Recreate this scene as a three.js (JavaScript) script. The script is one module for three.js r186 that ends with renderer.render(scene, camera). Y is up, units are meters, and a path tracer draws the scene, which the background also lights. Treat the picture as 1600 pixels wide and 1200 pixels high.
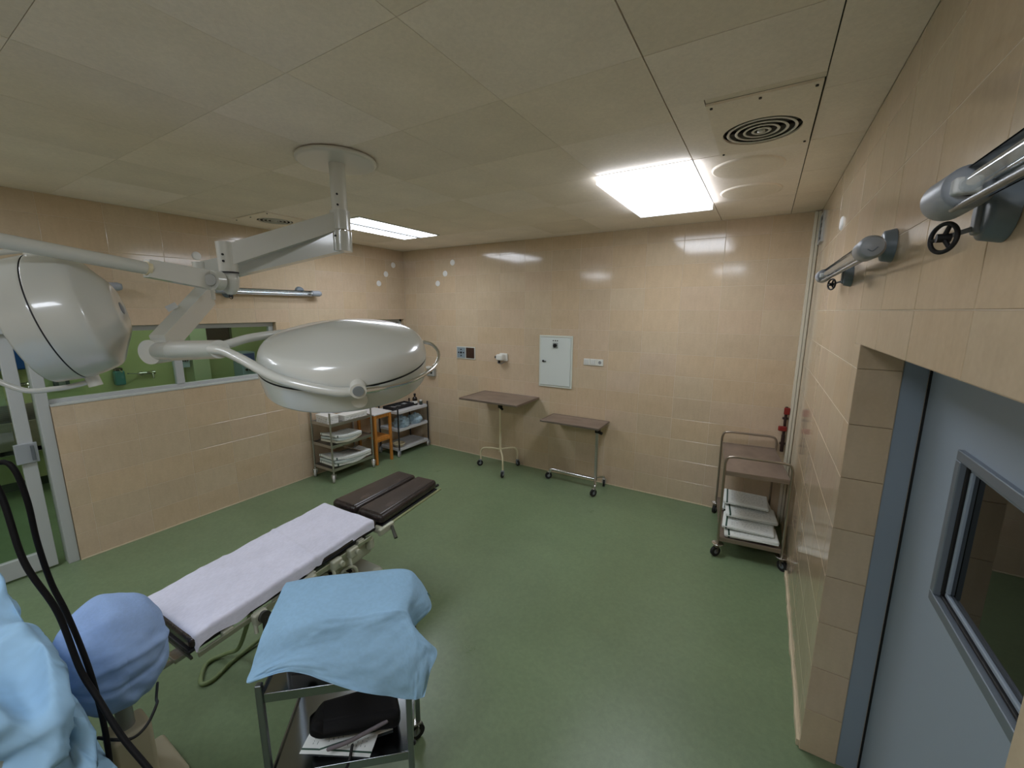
import * as THREE from 'three';
import { RoundedBoxGeometry } from 'three/addons/geometries/RoundedBoxGeometry.js';
import { mergeGeometries } from 'three/addons/utils/BufferGeometryUtils.js';
import { RectAreaLightUniformsLib } from 'three/addons/lights/RectAreaLightUniformsLib.js';

// ------------------------------------------------------------------ camera, light, exposure
const scene = new THREE.Scene();
scene.background = new THREE.Color(0x000000);
const camera = new THREE.PerspectiveCamera(86.12, 1600 / 1200, 0.05, 60);
camera.position.set(0, 2.18, 0);
camera.rotation.order = 'YXZ';
camera.rotation.set(-0.1784, 0.546, 0.0028);
scene.add(camera);
const renderer = new THREE.WebGLRenderer({ antialias: true });
renderer.toneMapping = THREE.LinearToneMapping;
renderer.toneMappingExposure = 1.03;
renderer.shadowMap.enabled = true;
RectAreaLightUniformsLib.init();
const XL = -4.943, XR = 0.351, ZB = -4.841, ZF = 2.2, CH = 3.075;      // the room
const LAMP_COLOR = 0xeef4ff;
function areaLight(x, y, z, w, d, intensity, color = LAMP_COLOR) {     // shines straight down
  const l = new THREE.RectAreaLight(color, intensity, w, d);
  l.position.set(x, y, z); l.rotation.x = -Math.PI / 2; l.castShadow = true; scene.add(l);
}
const PANEL = 5.5, GLOW = 8;
areaLight(-0.7665, 3.008, -3.44, 0.56, 1.12, PANEL);           // square-box ceiling lamp, right
areaLight(-3.766, 3.055, -3.42, 0.56, 1.12, PANEL);            // tube lamp, left
areaLight(-3.766, 3.055, 0.75, 0.56, 1.12, PANEL * 2.1);       // its twins behind the camera
areaLight(-0.7665, 3.055, 0.75, 0.56, 1.12, PANEL * 1.8);
areaLight(-6.3, 2.86, -2.6, 0.5, 1.1, 2.4, 0xf2ffe8);            // scrub room behind the glass
areaLight(-6.3, 2.86, 0.3, 0.5, 1.1, 2, 0xf2ffe8);

for (const [x, z, w, ry] of [[-0.464, -3.44, 1.15, PI0(1)], [-1.069, -3.44, 1.15, PI0(-1)], [-0.7665, -2.848, 0.58, 0], [-0.7665, -4.032, 0.58, PI0(2)]]) {   // its glowing edges
  const l = new THREE.RectAreaLight(LAMP_COLOR, 5, w, 0.045); l.position.set(x, CH - 0.03, z); l.rotation.y = ry + Math.PI; l.castShadow = true; scene.add(l);
}
function PI0(k) { return k * Math.PI / 2; }

// ------------------------------------------------------------------ helpers
let seed = 7;
const rnd = () => { seed = (seed * 1664525 + 1013904223) >>> 0; return seed / 4294967296; };
const rr = (a, b) => a + (b - a) * rnd();
const V = (x, y, z) => new THREE.Vector3(x, y, z);
const PI = Math.PI;
const used = {};
function numbered(name) { const n = used[name] = (used[name] ?? -1) + 1; return n ? `${name}_${String(n).padStart(3, '0')}` : name; }
function merge(list) {
  if (!Array.isArray(list)) return list;
  if (list.length === 1) return list[0];
  const ready = list.map((g) => {
    const n = g.index ? g.toNonIndexed() : g.clone();
    for (const k of Object.keys(n.attributes)) if (!['position', 'normal', 'uv'].includes(k)) n.deleteAttribute(k);
    if (!n.attributes.uv) n.setAttribute('uv', new THREE.Float32BufferAttribute(new Float32Array(n.attributes.position.count * 2), 2));
    return n;
  });
  return mergeGeometries(ready);
}
function mesh(name, geos, mat) { const m = new THREE.Mesh(merge(geos), mat); m.name = name; m.castShadow = m.receiveShadow = true; return m; }
function thing(name, label, category, pos = [0, 0, 0], turn = 0, group) {
  const o = new THREE.Group(); o.name = numbered(name); o.position.set(...pos); o.rotation.y = turn;
  o.userData = { label, category }; if (group) o.userData.group = group;
  scene.add(o); return o;
}
function solo(name, label, category, geos, mat, group) {               // a thing that is one mesh
  const m = mesh(numbered(name), geos, mat); m.userData = { label, category }; if (group) m.userData.group = group;
  scene.add(m); return m;
}
function part(parent, name, geos, mat, label) { const m = mesh(name, geos, mat); if (label) m.userData.label = label; parent.add(m); return m; }
function struct(name, geos, mat) { const m = mesh(name, geos, mat); m.userData.kind = 'structure'; scene.add(m); return m; }
function structGroup(name, pos = [0, 0, 0], turn = 0) { const g = new THREE.Group(); g.name = name; g.userData.kind = 'structure'; g.position.set(...pos); g.rotation.y = turn; scene.add(g); return g; }
function copyOf(src, label, pos, turn = 0, group) {
  const c = src.clone(); c.name = numbered(src.name.replace(/_\d+$/, '')); c.userData = { ...src.userData, label };
  if (group) c.userData.group = group;
  c.position.set(...pos); c.rotation.y = turn; scene.add(c); return c;
}
const box = (w, h, d, x = 0, y = 0, z = 0) => new THREE.BoxGeometry(w, h, d).translate(x, y, z);
const rbox = (w, h, d, r, x = 0, y = 0, z = 0, s = 2) => new RoundedBoxGeometry(w, h, d, s, Math.min(r, w / 2.01, h / 2.01, d / 2.01)).translate(x, y, z);
const span = (x0, x1, y0, y1, z0, z1, r = 0) => (r ? rbox(x1 - x0, y1 - y0, z1 - z0, r, (x0 + x1) / 2, (y0 + y1) / 2, (z0 + z1) / 2) : box(x1 - x0, y1 - y0, z1 - z0, (x0 + x1) / 2, (y0 + y1) / 2, (z0 + z1) / 2));
function rod(a, b, r0, r1 = r0, seg = 16) {
  const A = Array.isArray(a) ? V(...a) : a, B = Array.isArray(b) ? V(...b) : b, d = B.clone().sub(A), L = d.length();
  return new THREE.CylinderGeometry(r1, r0, L, seg).translate(0, L / 2, 0).applyQuaternion(new THREE.Quaternion().setFromUnitVectors(V(0, 1, 0), d.normalize())).translate(A.x, A.y, A.z);
}
function tube(pts, r, n = 48, seg = 10, tension = 0.5) {
  const c = new THREE.CatmullRomCurve3(pts.map((p) => (Array.isArray(p) ? V(...p) : p)), false, 'catmullrom', tension);
  const g = new THREE.TubeGeometry(c, n, r, seg), e = [pts[0], pts[pts.length - 1]].map((p) => { const q = Array.isArray(p) ? V(...p) : p; return new THREE.SphereGeometry(r, 8, 6).translate(q.x, q.y, q.z); });
  return merge([g, ...e]);
}
function beam(a, b, w, h, w2 = w, h2 = h) {                              // rectangular tapered bar from a to b, h is the upright measure
  const A = V(...a), B = V(...b), d = B.clone().sub(A), L = d.length(), g = new RoundedBoxGeometry(1, 1, L, 2, 0.012);
  const p = g.attributes.position;
  for (let i = 0; i < p.count; i++) { const t = p.getZ(i) / L + 0.5; p.setX(i, p.getX(i) * (w + (w2 - w) * t)); p.setY(i, p.getY(i) * (h + (h2 - h) * t)); }
  const o = new THREE.Object3D(); o.position.copy(A).add(B).multiplyScalar(0.5); o.lookAt(B); o.updateMatrix();
  g.computeVertexNormals(); return g.applyMatrix4(o.matrix);
}
const lathe = (pts, seg = 48) => new THREE.LatheGeometry(pts.map(([r, y]) => new THREE.Vector2(r, y)), seg);
function grid(nu, nv, fn) {                                              // a surface from fn(u, v) -> [x, y, z]
  const pos = [], uv = [], idx = [];
  for (let j = 0; j <= nv; j++) for (let i = 0; i <= nu; i++) { const p = fn(i / nu, j / nv); pos.push(p[0], p[1], p[2]); uv.push(i / nu, j / nv); }
  for (let j = 0; j < nv; j++) for (let i = 0; i < nu; i++) { const a = j * (nu + 1) + i, b = a + 1, c = a + nu + 1, d = c + 1; idx.push(a, c, b, b, c, d); }
  const g = new THREE.BufferGeometry();
  g.setAttribute('position', new THREE.Float32BufferAttribute(pos, 3)); g.setAttribute('uv', new THREE.Float32BufferAttribute(uv, 2)); g.setIndex(idx); g.computeVertexNormals(); return g;
}
function hash(x, y, z) { let h = (Math.imul(x, 374761393) + Math.imul(y, 668265263) + Math.imul(z, 1442695041)) | 0; h = Math.imul(h ^ (h >>> 13), 1274126177); return ((h ^ (h >>> 16)) >>> 0) / 4294967296; }
function vnoise(x, y, z = 0, wrap = 0) {
  const X = Math.floor(x), Y = Math.floor(y), Z = Math.floor(z), f = (t) => t * t * (3 - 2 * t), w = (n) => (wrap ? ((n % wrap) + wrap) % wrap : n);
  const u = f(x - X), v = f(y - Y), s = f(z - Z), L = (a, b, t) => a + (b - a) * t;
  const c = (i, j, k) => hash(w(X + i), w(Y + j), Z + k);
  return L(L(L(c(0, 0, 0), c(1, 0, 0), u), L(c(0, 1, 0), c(1, 1, 0), u), v), L(L(c(0, 0, 1), c(1, 0, 1), u), L(c(0, 1, 1), c(1, 1, 1), u), v), s) * 2 - 1;
}
function fbm(x, y, oct, wrap, z = 0) { let s = 0, a = 0.5, t = 0; for (let o = 0; o < oct; o++) { s += a * vnoise(x, y, z + o * 7, wrap); t += a; a *= 0.5; x *= 2; y *= 2; wrap *= 2; } return s / t; }
function dataTex(n, fn, color = true) {
  const d = new Uint8Array(n * n * 4);
  for (let j = 0; j < n; j++) for (let i = 0; i < n; i++) { const c = fn(i / n, j / n), k = (j * n + i) * 4; for (let q = 0; q < 3; q++) d[k + q] = Math.max(0, Math.min(255, c[q])); d[k + 3] = 255; }
  const t = new THREE.DataTexture(d, n, n); t.wrapS = t.wrapT = THREE.RepeatWrapping; t.magFilter = THREE.LinearFilter; t.minFilter = THREE.LinearMipmapLinearFilter; t.generateMipmaps = true;
  if (color) t.colorSpace = THREE.SRGBColorSpace; t.needsUpdate = true; return t;
}
function canvasTex(w, h, draw) { const c = document.createElement('canvas'); c.width = w; c.height = h; draw(c.getContext('2d'), w, h); const t = new THREE.CanvasTexture(c); t.colorSpace = THREE.SRGBColorSpace; return t; }
const std = (color, roughness = 0.6, metalness = 0, extra = {}) => new THREE.MeshStandardMaterial({ color, roughness, metalness, ...extra });
const phys = (o) => new THREE.MeshPhysicalMaterial(o);

// ------------------------------------------------------------------ materials
const tileTex = dataTex(512, (u, v) => { const n = fbm(u * 5, v * 5, 5, 5), f = fbm(u * 24, v * 6, 3, 6, 40), s = fbm(u * 60, v * 60, 2, 60, 80); const k = 1 + 0.02 * n + 0.02 * f + 0.015 * s; return [200 * k, 182 * k + 1 * n, 157 * k + 2 * n]; });
const TILES = [0xfffefb, 0xfffaf3, 0xfaf8f5, 0xfffbfa].map((c) => phys({ color: c, map: tileTex, roughness: 0.1, ior: 1.5 }));
const GROUT = std(0xcfc1ab, 0.8);
const floorTex = dataTex(1024, (u, v) => { const a = fbm(u * 5, v * 5, 5, 5), s = fbm(u * 120, v * 120, 2, 120, 30), w = fbm(u * 4, v * 12, 4, 4, 60); const k = 1 + 0.05 * a + 0.04 * s + 0.015 * w; const d = (hash(Math.round(u * 1024), Math.round(v * 1024), 5) - 0.5) * 7; return [115 * k + d, 134 * k + d, 101 * k + d]; });
const floorRough = dataTex(512, (u, v) => { const a = fbm(u * 6, v * 6, 4, 6, 11), b = 0; const k = 92 + 22 * a + 6 * fbm(u * 20, v * 20, 2, 20, 21) + (hash(Math.round(u * 512), Math.round(v * 512), 9) - 0.5) * 14; return [k, k, k]; }, false);
const FLOOR = phys({ map: floorTex, roughnessMap: floorRough, roughness: 1, ior: 1.5 });
const ceilTex = dataTex(512, (u, v) => { const a = fbm(u * 4, v * 4, 4, 4, 5), s = fbm(u * 90, v * 90, 2, 90, 8); const k = 1 + 0.025 * a + 0.02 * s; const d = (hash(Math.round(u * 512), Math.round(v * 512), 3) - 0.5) * 6; return [248 * k + d, 236 * k + d, 223 * k + d]; });
const CEIL = [0xffffff, 0xfbfaf6, 0xf4f3ee].map((c) => std(c, 0.75, 0, { map: ceilTex }));
const CEILDARK = std(0x55524a, 0.9);
const ENAMEL = phys({ color: 0xc6c8c1, roughness: 0.28, clearcoat: 0.8, clearcoatRoughness: 0.08 });
const ENAMEL2 = phys({ color: 0xcfcfc6, roughness: 0.35, clearcoat: 0.4, clearcoatRoughness: 0.15 });
const WHITE = std(0xdadad2, 0.4), CREAM = std(0xd9cfae, 0.45), GREY = std(0x7d838a, 0.45), DARK = std(0x16161a, 0.5), BLACK = std(0x08080a, 0.6), RUBBER = std(0x1c1c1e, 0.75);
const HOSE = phys({ color: 0x060607, roughness: 0.7, specularIntensity: 0.45 });
const CHROME = std(0xd8dadb, 0.12, 1), ALU = std(0x9b9ea0, 0.42, 0.85);
const brushTex = dataTex(256, (u, v) => { const a = fbm(u * 4, v * 88, 3, 4, 3), b = fbm(u * 6, v * 6, 3, 6, 9); const k = 182 + 16 * a + 18 * b; return [k, k * 0.985, k * 0.96]; });
const STEEL = std(0xffffff, 0.3, 0.9, { map: brushTex });
const DULLSTEEL = std(0xcdbcb0, 0.36, 0.5, { map: brushTex });
const FRAMEGREY = std(0xb4b8b8, 0.45, 0.1);
const DOORBLUE = std(0x93a0ad, 0.5), DOORFRAME = std(0x8b98a5, 0.45);
const leatherTex = dataTex(256, (u, v) => { const a = fbm(u * 4, v * 4, 4, 4, 17), s = fbm(u * 40, v * 40, 2, 40, 3); const k = 40 + 16 * Math.max(0, a) * 2 + 6 * s; return [k * 1.18, k * 1.0, k * 0.95]; });
const LEATHER = std(0xffffff, 0.27, 0, { map: leatherTex, bumpMap: leatherTex, bumpScale: 0.001 });
const clothTex = dataTex(256, (u, v) => { const a = fbm(u * 6, v * 6, 4, 6, 23), s = fbm(u * 100, v * 100, 1, 100, 4); const k = 245 + 7 * a + 5 * s; return [k, k, k]; });
const BLUE = std(0x9cc6e6, 0.85, 0, { map: clothTex, side: THREE.DoubleSide });
const BLUE2 = std(0x9dbbea, 0.85, 0, { map: clothTex, side: THREE.DoubleSide });
const SHEET = std(0xe6e7f8, 0.85, 0, { map: clothTex, side: THREE.DoubleSide });
const BAG = phys({ color: 0xb8d2e0, roughness: 0.3, transmission: 0.35, thickness: 0, side: THREE.DoubleSide });
const woodTex = dataTex(256, (u, v) => { const g = Math.sin(u * 2 * PI * 5 + 2.5 * fbm(u * 3, v * 3, 3, 3, 31)) * 0.5, f = fbm(u * 69, v * 3, 2, 3, 12); const k = 1 + 0.08 * g + 0.1 * f; return [186 * k, 122 * k, 52 * k]; });
const WOOD = std(0xffffff, 0.42, 0, { map: woodTex });
const GLASS = phys({ color: 0xf2faf6, roughness: 0.03, transmission: 1, thickness: 0, ior: 1.45 });
const GLASSDARK = phys({ color: 0x4d5a52, roughness: 0.02, transmission: 1, thickness: 0, ior: 1.5 });
const greenTex = dataTex(256, (u, v) => { const k = 1 + 0.05 * fbm(u * 5, v * 5, 4, 5, 51); return [190 * k, 205 * k, 150 * k]; });
const GREENWALL = std(0xffffff, 0.4, 0, { map: greenTex });
const paperTex = canvasTex(256, 256, (c, w, h) => {
  c.fillStyle = '#e2e6e2'; c.fillRect(0, 0, w, h); c.fillStyle = '#2b4a3c'; c.fillRect(18, 0, 9, h); c.fillStyle = '#5d6d68';
  for (let y = 30; y < 230; y += 16) for (let x = 46; x < 225; x += 9 + ((x * 7 + y) % 11)) if ((x + y * 3) % 5) c.fillRect(x, y, 5 + (x % 6), 2);
});
const PAPER = std(0xffffff, 0.8, 0, { map: paperTex, side: THREE.DoubleSide });
const GLOWMAT = std(0xffffff, 0.6, 0, { emissive: LAMP_COLOR, emissiveIntensity: GLOW });
const EDGEGLOW = std(0xffffff, 0.6, 0, { emissive: LAMP_COLOR, emissiveIntensity: 1.6 });

// ------------------------------------------------------------------ floor
{
  const g = new THREE.BoxGeometry(10.6, 0.12, 8.2); g.translate(-2.75, -0.06, -1.3);
  const p = g.attributes.position, u = g.attributes.uv; for (let i = 0; i < p.count; i++) u.setXY(i, p.getX(i) / 2.2, p.getZ(i) / 2.2);
  struct('floor', g, FLOOR);
}

// ------------------------------------------------------------------ tiled walls
const tileCache = new Map();
function tileGeo(w, h, k) {
  w = Math.round(w * 500) / 500; h = Math.round(h * 500) / 500;
  const key = `${w}|${h}|${k}`; if (tileCache.has(key)) return tileCache.get(key);
  const b = 0.0014, X = w / 2, Y = h / 2, pos = [], uv = [], F = [[-X + b, -Y + b, 0], [X - b, -Y + b, 0], [X - b, Y - b, 0], [-X + b, Y - b, 0]], S = [[-X, -Y, -b * 0.8], [X, -Y, -b * 0.8], [X, Y, -b * 0.8], [-X, Y, -b * 0.8]], B = S.map(([x, y]) => [x, y, -0.011]);
  const quad = (a, c, d, e) => { for (const q of [a, c, d, a, d, e]) { pos.push(...q); uv.push((q[0] + k * 0.31) * 1.6, (q[1] + k * 0.47) * 1.6); } };
  quad(...F);
  for (let i = 0; i < 4; i++) { const j = (i + 1) % 4; quad(S[i], S[j], F[j], F[i]); quad(B[i], B[j], S[j], S[i]); }
  const g = new THREE.BufferGeometry(); g.setAttribute('position', new THREE.Float32BufferAttribute(pos, 3)); g.setAttribute('uv', new THREE.Float32BufferAttribute(uv, 2)); g.computeVertexNormals();
  tileCache.set(key, g); return g;
}
const TU = 0.389, TV = 0.2425, JOINT = 0.0026;
function cut(rects, hole) {                                            // what is left of the rectangles outside the hole
  const out = [];
  for (const [a, b, c, d] of rects) {
    const [x0, x1, y0, y1] = hole;
    if (x1 <= a || x0 >= b || y1 <= c || y0 >= d) { out.push([a, b, c, d]); continue; }
    if (y0 > c) out.push([a, b, c, y0]); if (y1 < d) out.push([a, b, y1, d]);
    const lo = Math.max(c, y0), hi = Math.min(d, y1);
    if (x0 > a) out.push([a, x0, lo, hi]); if (x1 < b) out.push([x1, b, lo, hi]);
  }
  return out;
}
function tiles(parent, u0, u1, v0, v1, offU, holes = [], rot) {
  for (let j = 0; j * TV < v1; j++) for (let i = -1; offU + i * TU < u1; i++) {
    const a = Math.max(u0, offU + i * TU), b = Math.min(u1, offU + (i + 1) * TU), c = Math.max(v0, j * TV), d = Math.min(v1, (j + 1) * TV);
    if (b - a < 0.012 || d - c < 0.012) continue;
    let rects = [[a, b, c, d]]; for (const h of holes) rects = cut(rects, h);
    for (const [p, q, r, s] of rects) {
      if (q - p < 0.012 || s - r < 0.012) continue;
      const m = new THREE.Mesh(tileGeo(q - p - JOINT, s - r - JOINT, Math.floor(rnd() * 6)), TILES[Math.floor(rnd() * TILES.length)]);
      m.name = 'tile'; m.castShadow = m.receiveShadow = true;
      m.position.set((p + q) / 2, (r + s) / 2, rr(-0.0004, 0)); m.rotation.set(rr(-1, 1) * 0.0022, rr(-1, 1) * 0.0018, 0);
      (rot ? rot(m) : 0); parent.add(m);
    }
  }
}
const wallBack = structGroup('wall_back', [XL, 0, ZB]);
part(wallBack, 'grout_bed', span(-0.3, XR - XL + 0.5, 0, CH + 0.05, -0.2, -0.0016), GROUT);
tiles(wallBack, 0, XR - XL, 0, CH - 0.003, (XR - XL) - 14 * TU + 0.012);

const wallRight = structGroup('wall_right', [XR, 0, ZB], -PI / 2);     // local x runs towards the viewer
const DZ0 = -2.225 - ZB, DZ1 = -0.775 - ZB, RL = ZF - ZB, HEAD = 2.04, REV = 0.147;
part(wallRight, 'grout_bed', [span(0, DZ0 - 0.008, 0, CH + 0.05, -0.3, -0.0016), span(DZ0 - 0.008, DZ1 + 0.008, HEAD + 0.008, CH + 0.05, -0.3, -0.0016), span(DZ1 + 0.008, RL, 0, CH + 0.05, -0.3, -0.0016)], GROUT);
tiles(wallRight, 0, RL, 0, CH - 0.003, -1.18 - ZB - 10 * TU, [[DZ0, DZ1, -1, HEAD]]);
tiles(wallRight, 0, REV, 0, HEAD, REV - TU, [], (m) => { const w = m.position.x; m.position.set(DZ0 - 0.0005, m.position.y, -w); m.rotation.set(0, PI / 2, 0); });
tiles(wallRight, 0, REV, 0, HEAD, REV - TU, [], (m) => { const w = m.position.x; m.position.set(DZ1 + 0.0005, m.position.y, -w); m.rotation.set(0, -PI / 2, 0); });
part(wallRight, 'door_soffit', span(DZ0, DZ1, HEAD, HEAD + 0.01, -REV, -0.002), TILES[0]);

const wallLeft = structGroup('wall_left', [XL, 0, ZF], PI / 2);         // local x runs away from the viewer
const L = (z) => ZF - z, LH = 2.03, SILL = 1.39, LT = 0.14;
const openings = [[L(-0.84), L(-2.745), SILL, LH], [L(-3.985), L(-4.79), SILL, LH], [L(1.4), L(-0.84), -1, LH]];
part(wallLeft, 'grout_bed', [span(0, L(ZB), LH + 0.006, CH + 0.05, -LT, -0.0016), span(0, L(1.4), 0, LH + 0.006, -LT, -0.0016), span(L(-0.845), L(ZB), 0, SILL - 0.006, -LT, -0.0016), span(L(-2.751), L(-3.979), SILL - 0.006, LH + 0.006, -LT, -0.0016), span(L(-4.796), L(ZB), SILL - 0.006, LH + 0.006, -LT, -0.0016)], GROUT);
tiles(wallLeft, 0, L(ZB), 0, CH - 0.003, L(ZB) - 19 * TU + 0.02, openings);
part(wallLeft, 'opening_soffit', [span(L(1.4), L(-2.745), LH, LH + 0.006, -LT, -0.002), span(L(-3.985), L(-4.79), LH, LH + 0.006, -LT, -0.002)], TILES[0]);
part(wallLeft, 'opening_reveal', [span(L(-2.745), L(-2.751), SILL, LH, -LT, -0.002), span(L(-3.979), L(-3.985), SILL, LH, -LT, -0.002), span(L(-4.79), L(-4.796), SILL, LH, -LT, -0.002), span(L(-0.84), L(-0.845), 0, SILL, -LT, -0.002)], TILES[1]);
struct('wall_front', span(XL - 0.2, XR + 0.3, 0, CH + 0.05, ZF, ZF + 0.15), TILES[0]);

// plinth strip and caulk line at the floor
struct('baseboard_back', span(XL, XR, 0, 0.012, ZB, ZB + 0.008, 0.003), std(0xcfc2a4, 0.6));
{
  const g = new THREE.BoxGeometry(0.012, 0.035, 2.6, 1, 2, 90); const p = g.attributes.position;
  for (let i = 0; i < p.count; i++) { if (p.getX(i) < 0) p.setX(i, p.getX(i) + 0.004 * vnoise(p.getZ(i) * 16, 3)); if (p.getY(i) > 0) p.setY(i, p.getY(i) + 0.008 * vnoise(p.getZ(i) * 11, 9)); }
  g.computeVertexNormals(); struct('baseboard_right', g.translate(XR - 0.005, 0.0175, ZB + 1.3), std(0xc9bda0, 0.7));
}
struct('baseboard_left', span(XL, XL + 0.008, 0, 0.012, ZB, -0.84, 0.003), std(0xcfc2a4, 0.6));

// ------------------------------------------------------------------ ceiling of separate panels
const ceiling = structGroup('ceiling', [0, CH, 0]);
part(ceiling, 'ceiling_bed', span(XL - 0.2, XR + 0.3, 0.012, 0.16, ZB - 0.2, ZF + 0.15), CEILDARK);
{
  const xs = [XL, -4.666, -4.066, -3.466, -2.866, -2.266, -1.666, -1.067, -0.466, 0.117, XR], zs = [ZF, 1.942, 1.342, 0.742, 0.142, -0.458, -1.058, -1.658, -2.258, -2.858, -3.458, -4.058, -4.658, ZB];
  const cache = new Map();
  const put = (x0, x1, z0, z1, gap = 0.0016, dy = 0) => {
    const key = [x1 - x0 - gap, z0 - z1 - gap].map((t) => t.toFixed(3)).join();
    if (!cache.has(key)) { const [w, d] = key.split(',').map(Number); const g = new THREE.BoxGeometry(w, 0.012, d), p = g.attributes.position, u = g.attributes.uv; for (let i = 0; i < p.count; i++) u.setXY(i, p.getX(i), p.getZ(i)); cache.set(key, g); }
    const m = new THREE.Mesh(cache.get(key), CEIL[Math.floor(rnd() * 3)]); m.name = 'ceiling_panel'; m.castShadow = m.receiveShadow = true;
    m.position.set((x0 + x1) / 2, 0.006 + dy, (z0 + z1) / 2); m.rotation.set(rr(-1, 1) * 0.001, 0, rr(-1, 1) * 0.001); ceiling.add(m);
  };
  for (let i = 0; i < xs.length - 1; i++) for (let j = 0; j < zs.length - 1; j++) {
    let z0 = zs[j], z1 = zs[j + 1]; const x0 = xs[i], x1 = xs[i + 1], lampCol = Math.abs(x0 + 4.066) < 0.01 || Math.abs(x0 + 1.067) < 0.01;
    if (lampCol && (z0 === -2.858 || z0 === -3.458)) continue;                                 // the ceiling lamps
    if (lampCol && (z0 === 1.342 || z0 === 0.742)) continue;                                    // their twins behind the camera
    if (Math.abs(x0 + 0.466) < 0.01) {
      if (z0 === -1.658) z1 = -2.11; else if (z0 === -2.258) continue; else if (z0 === -2.858) z1 = -4.058; else if (z0 === -3.458) continue;
      put(x0 + 0.003, x1 - 0.002, z0, z1, 0.0042, -0.001); continue;
    }
    if (x0 === -4.666 && z0 === -2.258) continue;                                              // the plate of the left vent
    put(x0, x1, z0, z1);
  }
  put(-0.463, -0.315, -2.11, -2.858, 0.003, 0.0005); put(-0.313, 0.115, -2.112, -2.1535, 0.002, 0.0003);                                           // strip left of the vent plate
}

// ------------------------------------------------------------------ ceiling lamps, vents, blanking discs
{
  const t = thing('ceiling_light', 'glowing square-edged box lamp on the ceiling beside the round air vent', 'light', [-0.7665, CH, -3.44]);
  part(t, 'housing', span(-0.298, 0.298, -0.012, 0.05, -0.588, 0.588), WHITE);
  part(t, 'rim', [span(-0.3, 0.3, -0.056, -0.004, 0.575, 0.59), span(-0.3, 0.3, -0.056, -0.004, -0.59, -0.575), span(-0.3, -0.285, -0.056, -0.004, -0.575, 0.575), span(0.285, 0.3, -0.056, -0.004, -0.575, 0.575)], EDGEGLOW);
  part(t, 'diffuser', span(-0.285, 0.285, -0.052, -0.04, -0.575, 0.575), GLOWMAT);
  const tubeLamp = (label, x, z) => {
    const k = thing('ceiling_light', label, 'light', [x, CH, z]);
    part(k, 'frame', [span(-0.3, 0.3, -0.012, 0.01, 0.57, 0.59, 0.004), span(-0.3, 0.3, -0.012, 0.01, -0.59, -0.57, 0.004), span(-0.3, -0.284, -0.012, 0.01, -0.57, 0.57, 0.004), span(0.284, 0.3, -0.012, 0.01, -0.57, 0.57, 0.004)], WHITE);
    part(k, 'housing', span(-0.3, 0.3, 0.03, 0.06, -0.59, 0.59), WHITE);
    part(k, 'spine', span(-0.022, 0.022, -0.02, 0.03, -0.57, 0.57, 0.006), std(0xaeb4b8, 0.4));
    for (const s of [-1, 1]) part(k, 'diffuser', span(Math.min(s * 0.03, s * 0.275), Math.max(s * 0.03, s * 0.275), -0.012, 0.004, -0.565, 0.565, 0.006), GLOWMAT);
  };
  tubeLamp('recessed twin-strip ceiling lamp above the far left corner, half behind the surgical lamp arm', -3.766, -3.42);
  tubeLamp('recessed twin-strip ceiling lamp behind the viewpoint on the left, seen only mirrored in the tiles', -3.766, 0.75);
  tubeLamp('recessed twin-strip ceiling lamp behind the viewpoint on the right, seen only mirrored in the tiles', -0.7665, 0.75);
}
const VENTDARK = std(0x2a2320, 0.8);
function vent(label, x, z, r, plate) {
  const t = thing('air_vent', label, 'vent', [x, CH, z]);
  if (plate) part(t, 'plate', (() => {
    const s = new THREE.Shape(); const [a, b, c, d] = plate; s.moveTo(a, c); s.lineTo(b, c); s.lineTo(b, d); s.lineTo(a, d); s.closePath();
    const h = new THREE.Path(); h.absarc(0, 0, r, 0, PI * 2); s.holes.push(h);
    return new THREE.ExtrudeGeometry(s, { depth: 0.01, bevelEnabled: false, curveSegments: 40 }).rotateX(PI / 2);
  })(), CEIL[1]);
  part(t, 'duct', lathe([[r, 0.14], [r, 0.0]], 40), VENTDARK);
  part(t, 'backing', new THREE.CylinderGeometry(r, r, 0.01, 40).translate(0, 0.11, 0), VENTDARK);
  for (let k = 0; k < 4; k++) { const q = r * (0.9 - k * 0.215); part(t, 'ring', lathe([[q, -0.008], [q - 0.003, -0.01], [q - 0.011, -0.01], [q - 0.014, -0.006], [q - 0.004, -0.002], [q, -0.008]], 40), ENAMEL2); }
  part(t, 'hub', lathe([[0.0001, -0.012], [r * 0.1, -0.012], [r * 0.1, 0.03], [0.0001, 0.03]], 20), ENAMEL2);
  part(t, 'strut', merge([box(r * 1.9, 0.012, 0.012, 0, 0.006, 0), box(0.012, 0.012, r * 1.9, 0, 0.006, 0)]), VENTDARK);
  if (plate) for (const g of [[plate[0] + 0.02, plate[2] + 0.03], [plate[1] - 0.02, plate[2] + 0.03], [plate[0] + 0.02, plate[3] - 0.03], [plate[1] - 0.02, plate[3] - 0.03], [0, plate[3] - 0.03]].map(([a, b]) => new THREE.CylinderGeometry(0.006, 0.006, 0.006, 10).translate(a, -0.012, b))) part(t, 'screw', g, DARK);
}
vent('round ringed air vent set in a plate at the right of the ceiling', -0.105, -2.575, 0.172, [-0.208, 0.215, -0.283, 0.42]);
vent('round ringed air vent near the left wall, partly behind the surgical lamp arm', -4.38, -2.53, 0.165, [-0.2845, 0.3125, -0.3265, 0.2705]);
[['pale round blanking disc on the ceiling just beyond the right air vent', -3.165, 0.205], ['pale round blanking disc on the ceiling beside the box lamp, nearer the far wall', -3.78, 0.205]].forEach(([label, z, r]) => {
  const m = solo('blanking_disc', label, 'ceiling disc', lathe([[0.0001, -0.012], [r - 0.012, -0.012], [r - 0.003, -0.009], [r, 0]], 56), CEIL[1]); m.position.set(-0.185, CH - 0.001, z);
});

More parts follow.
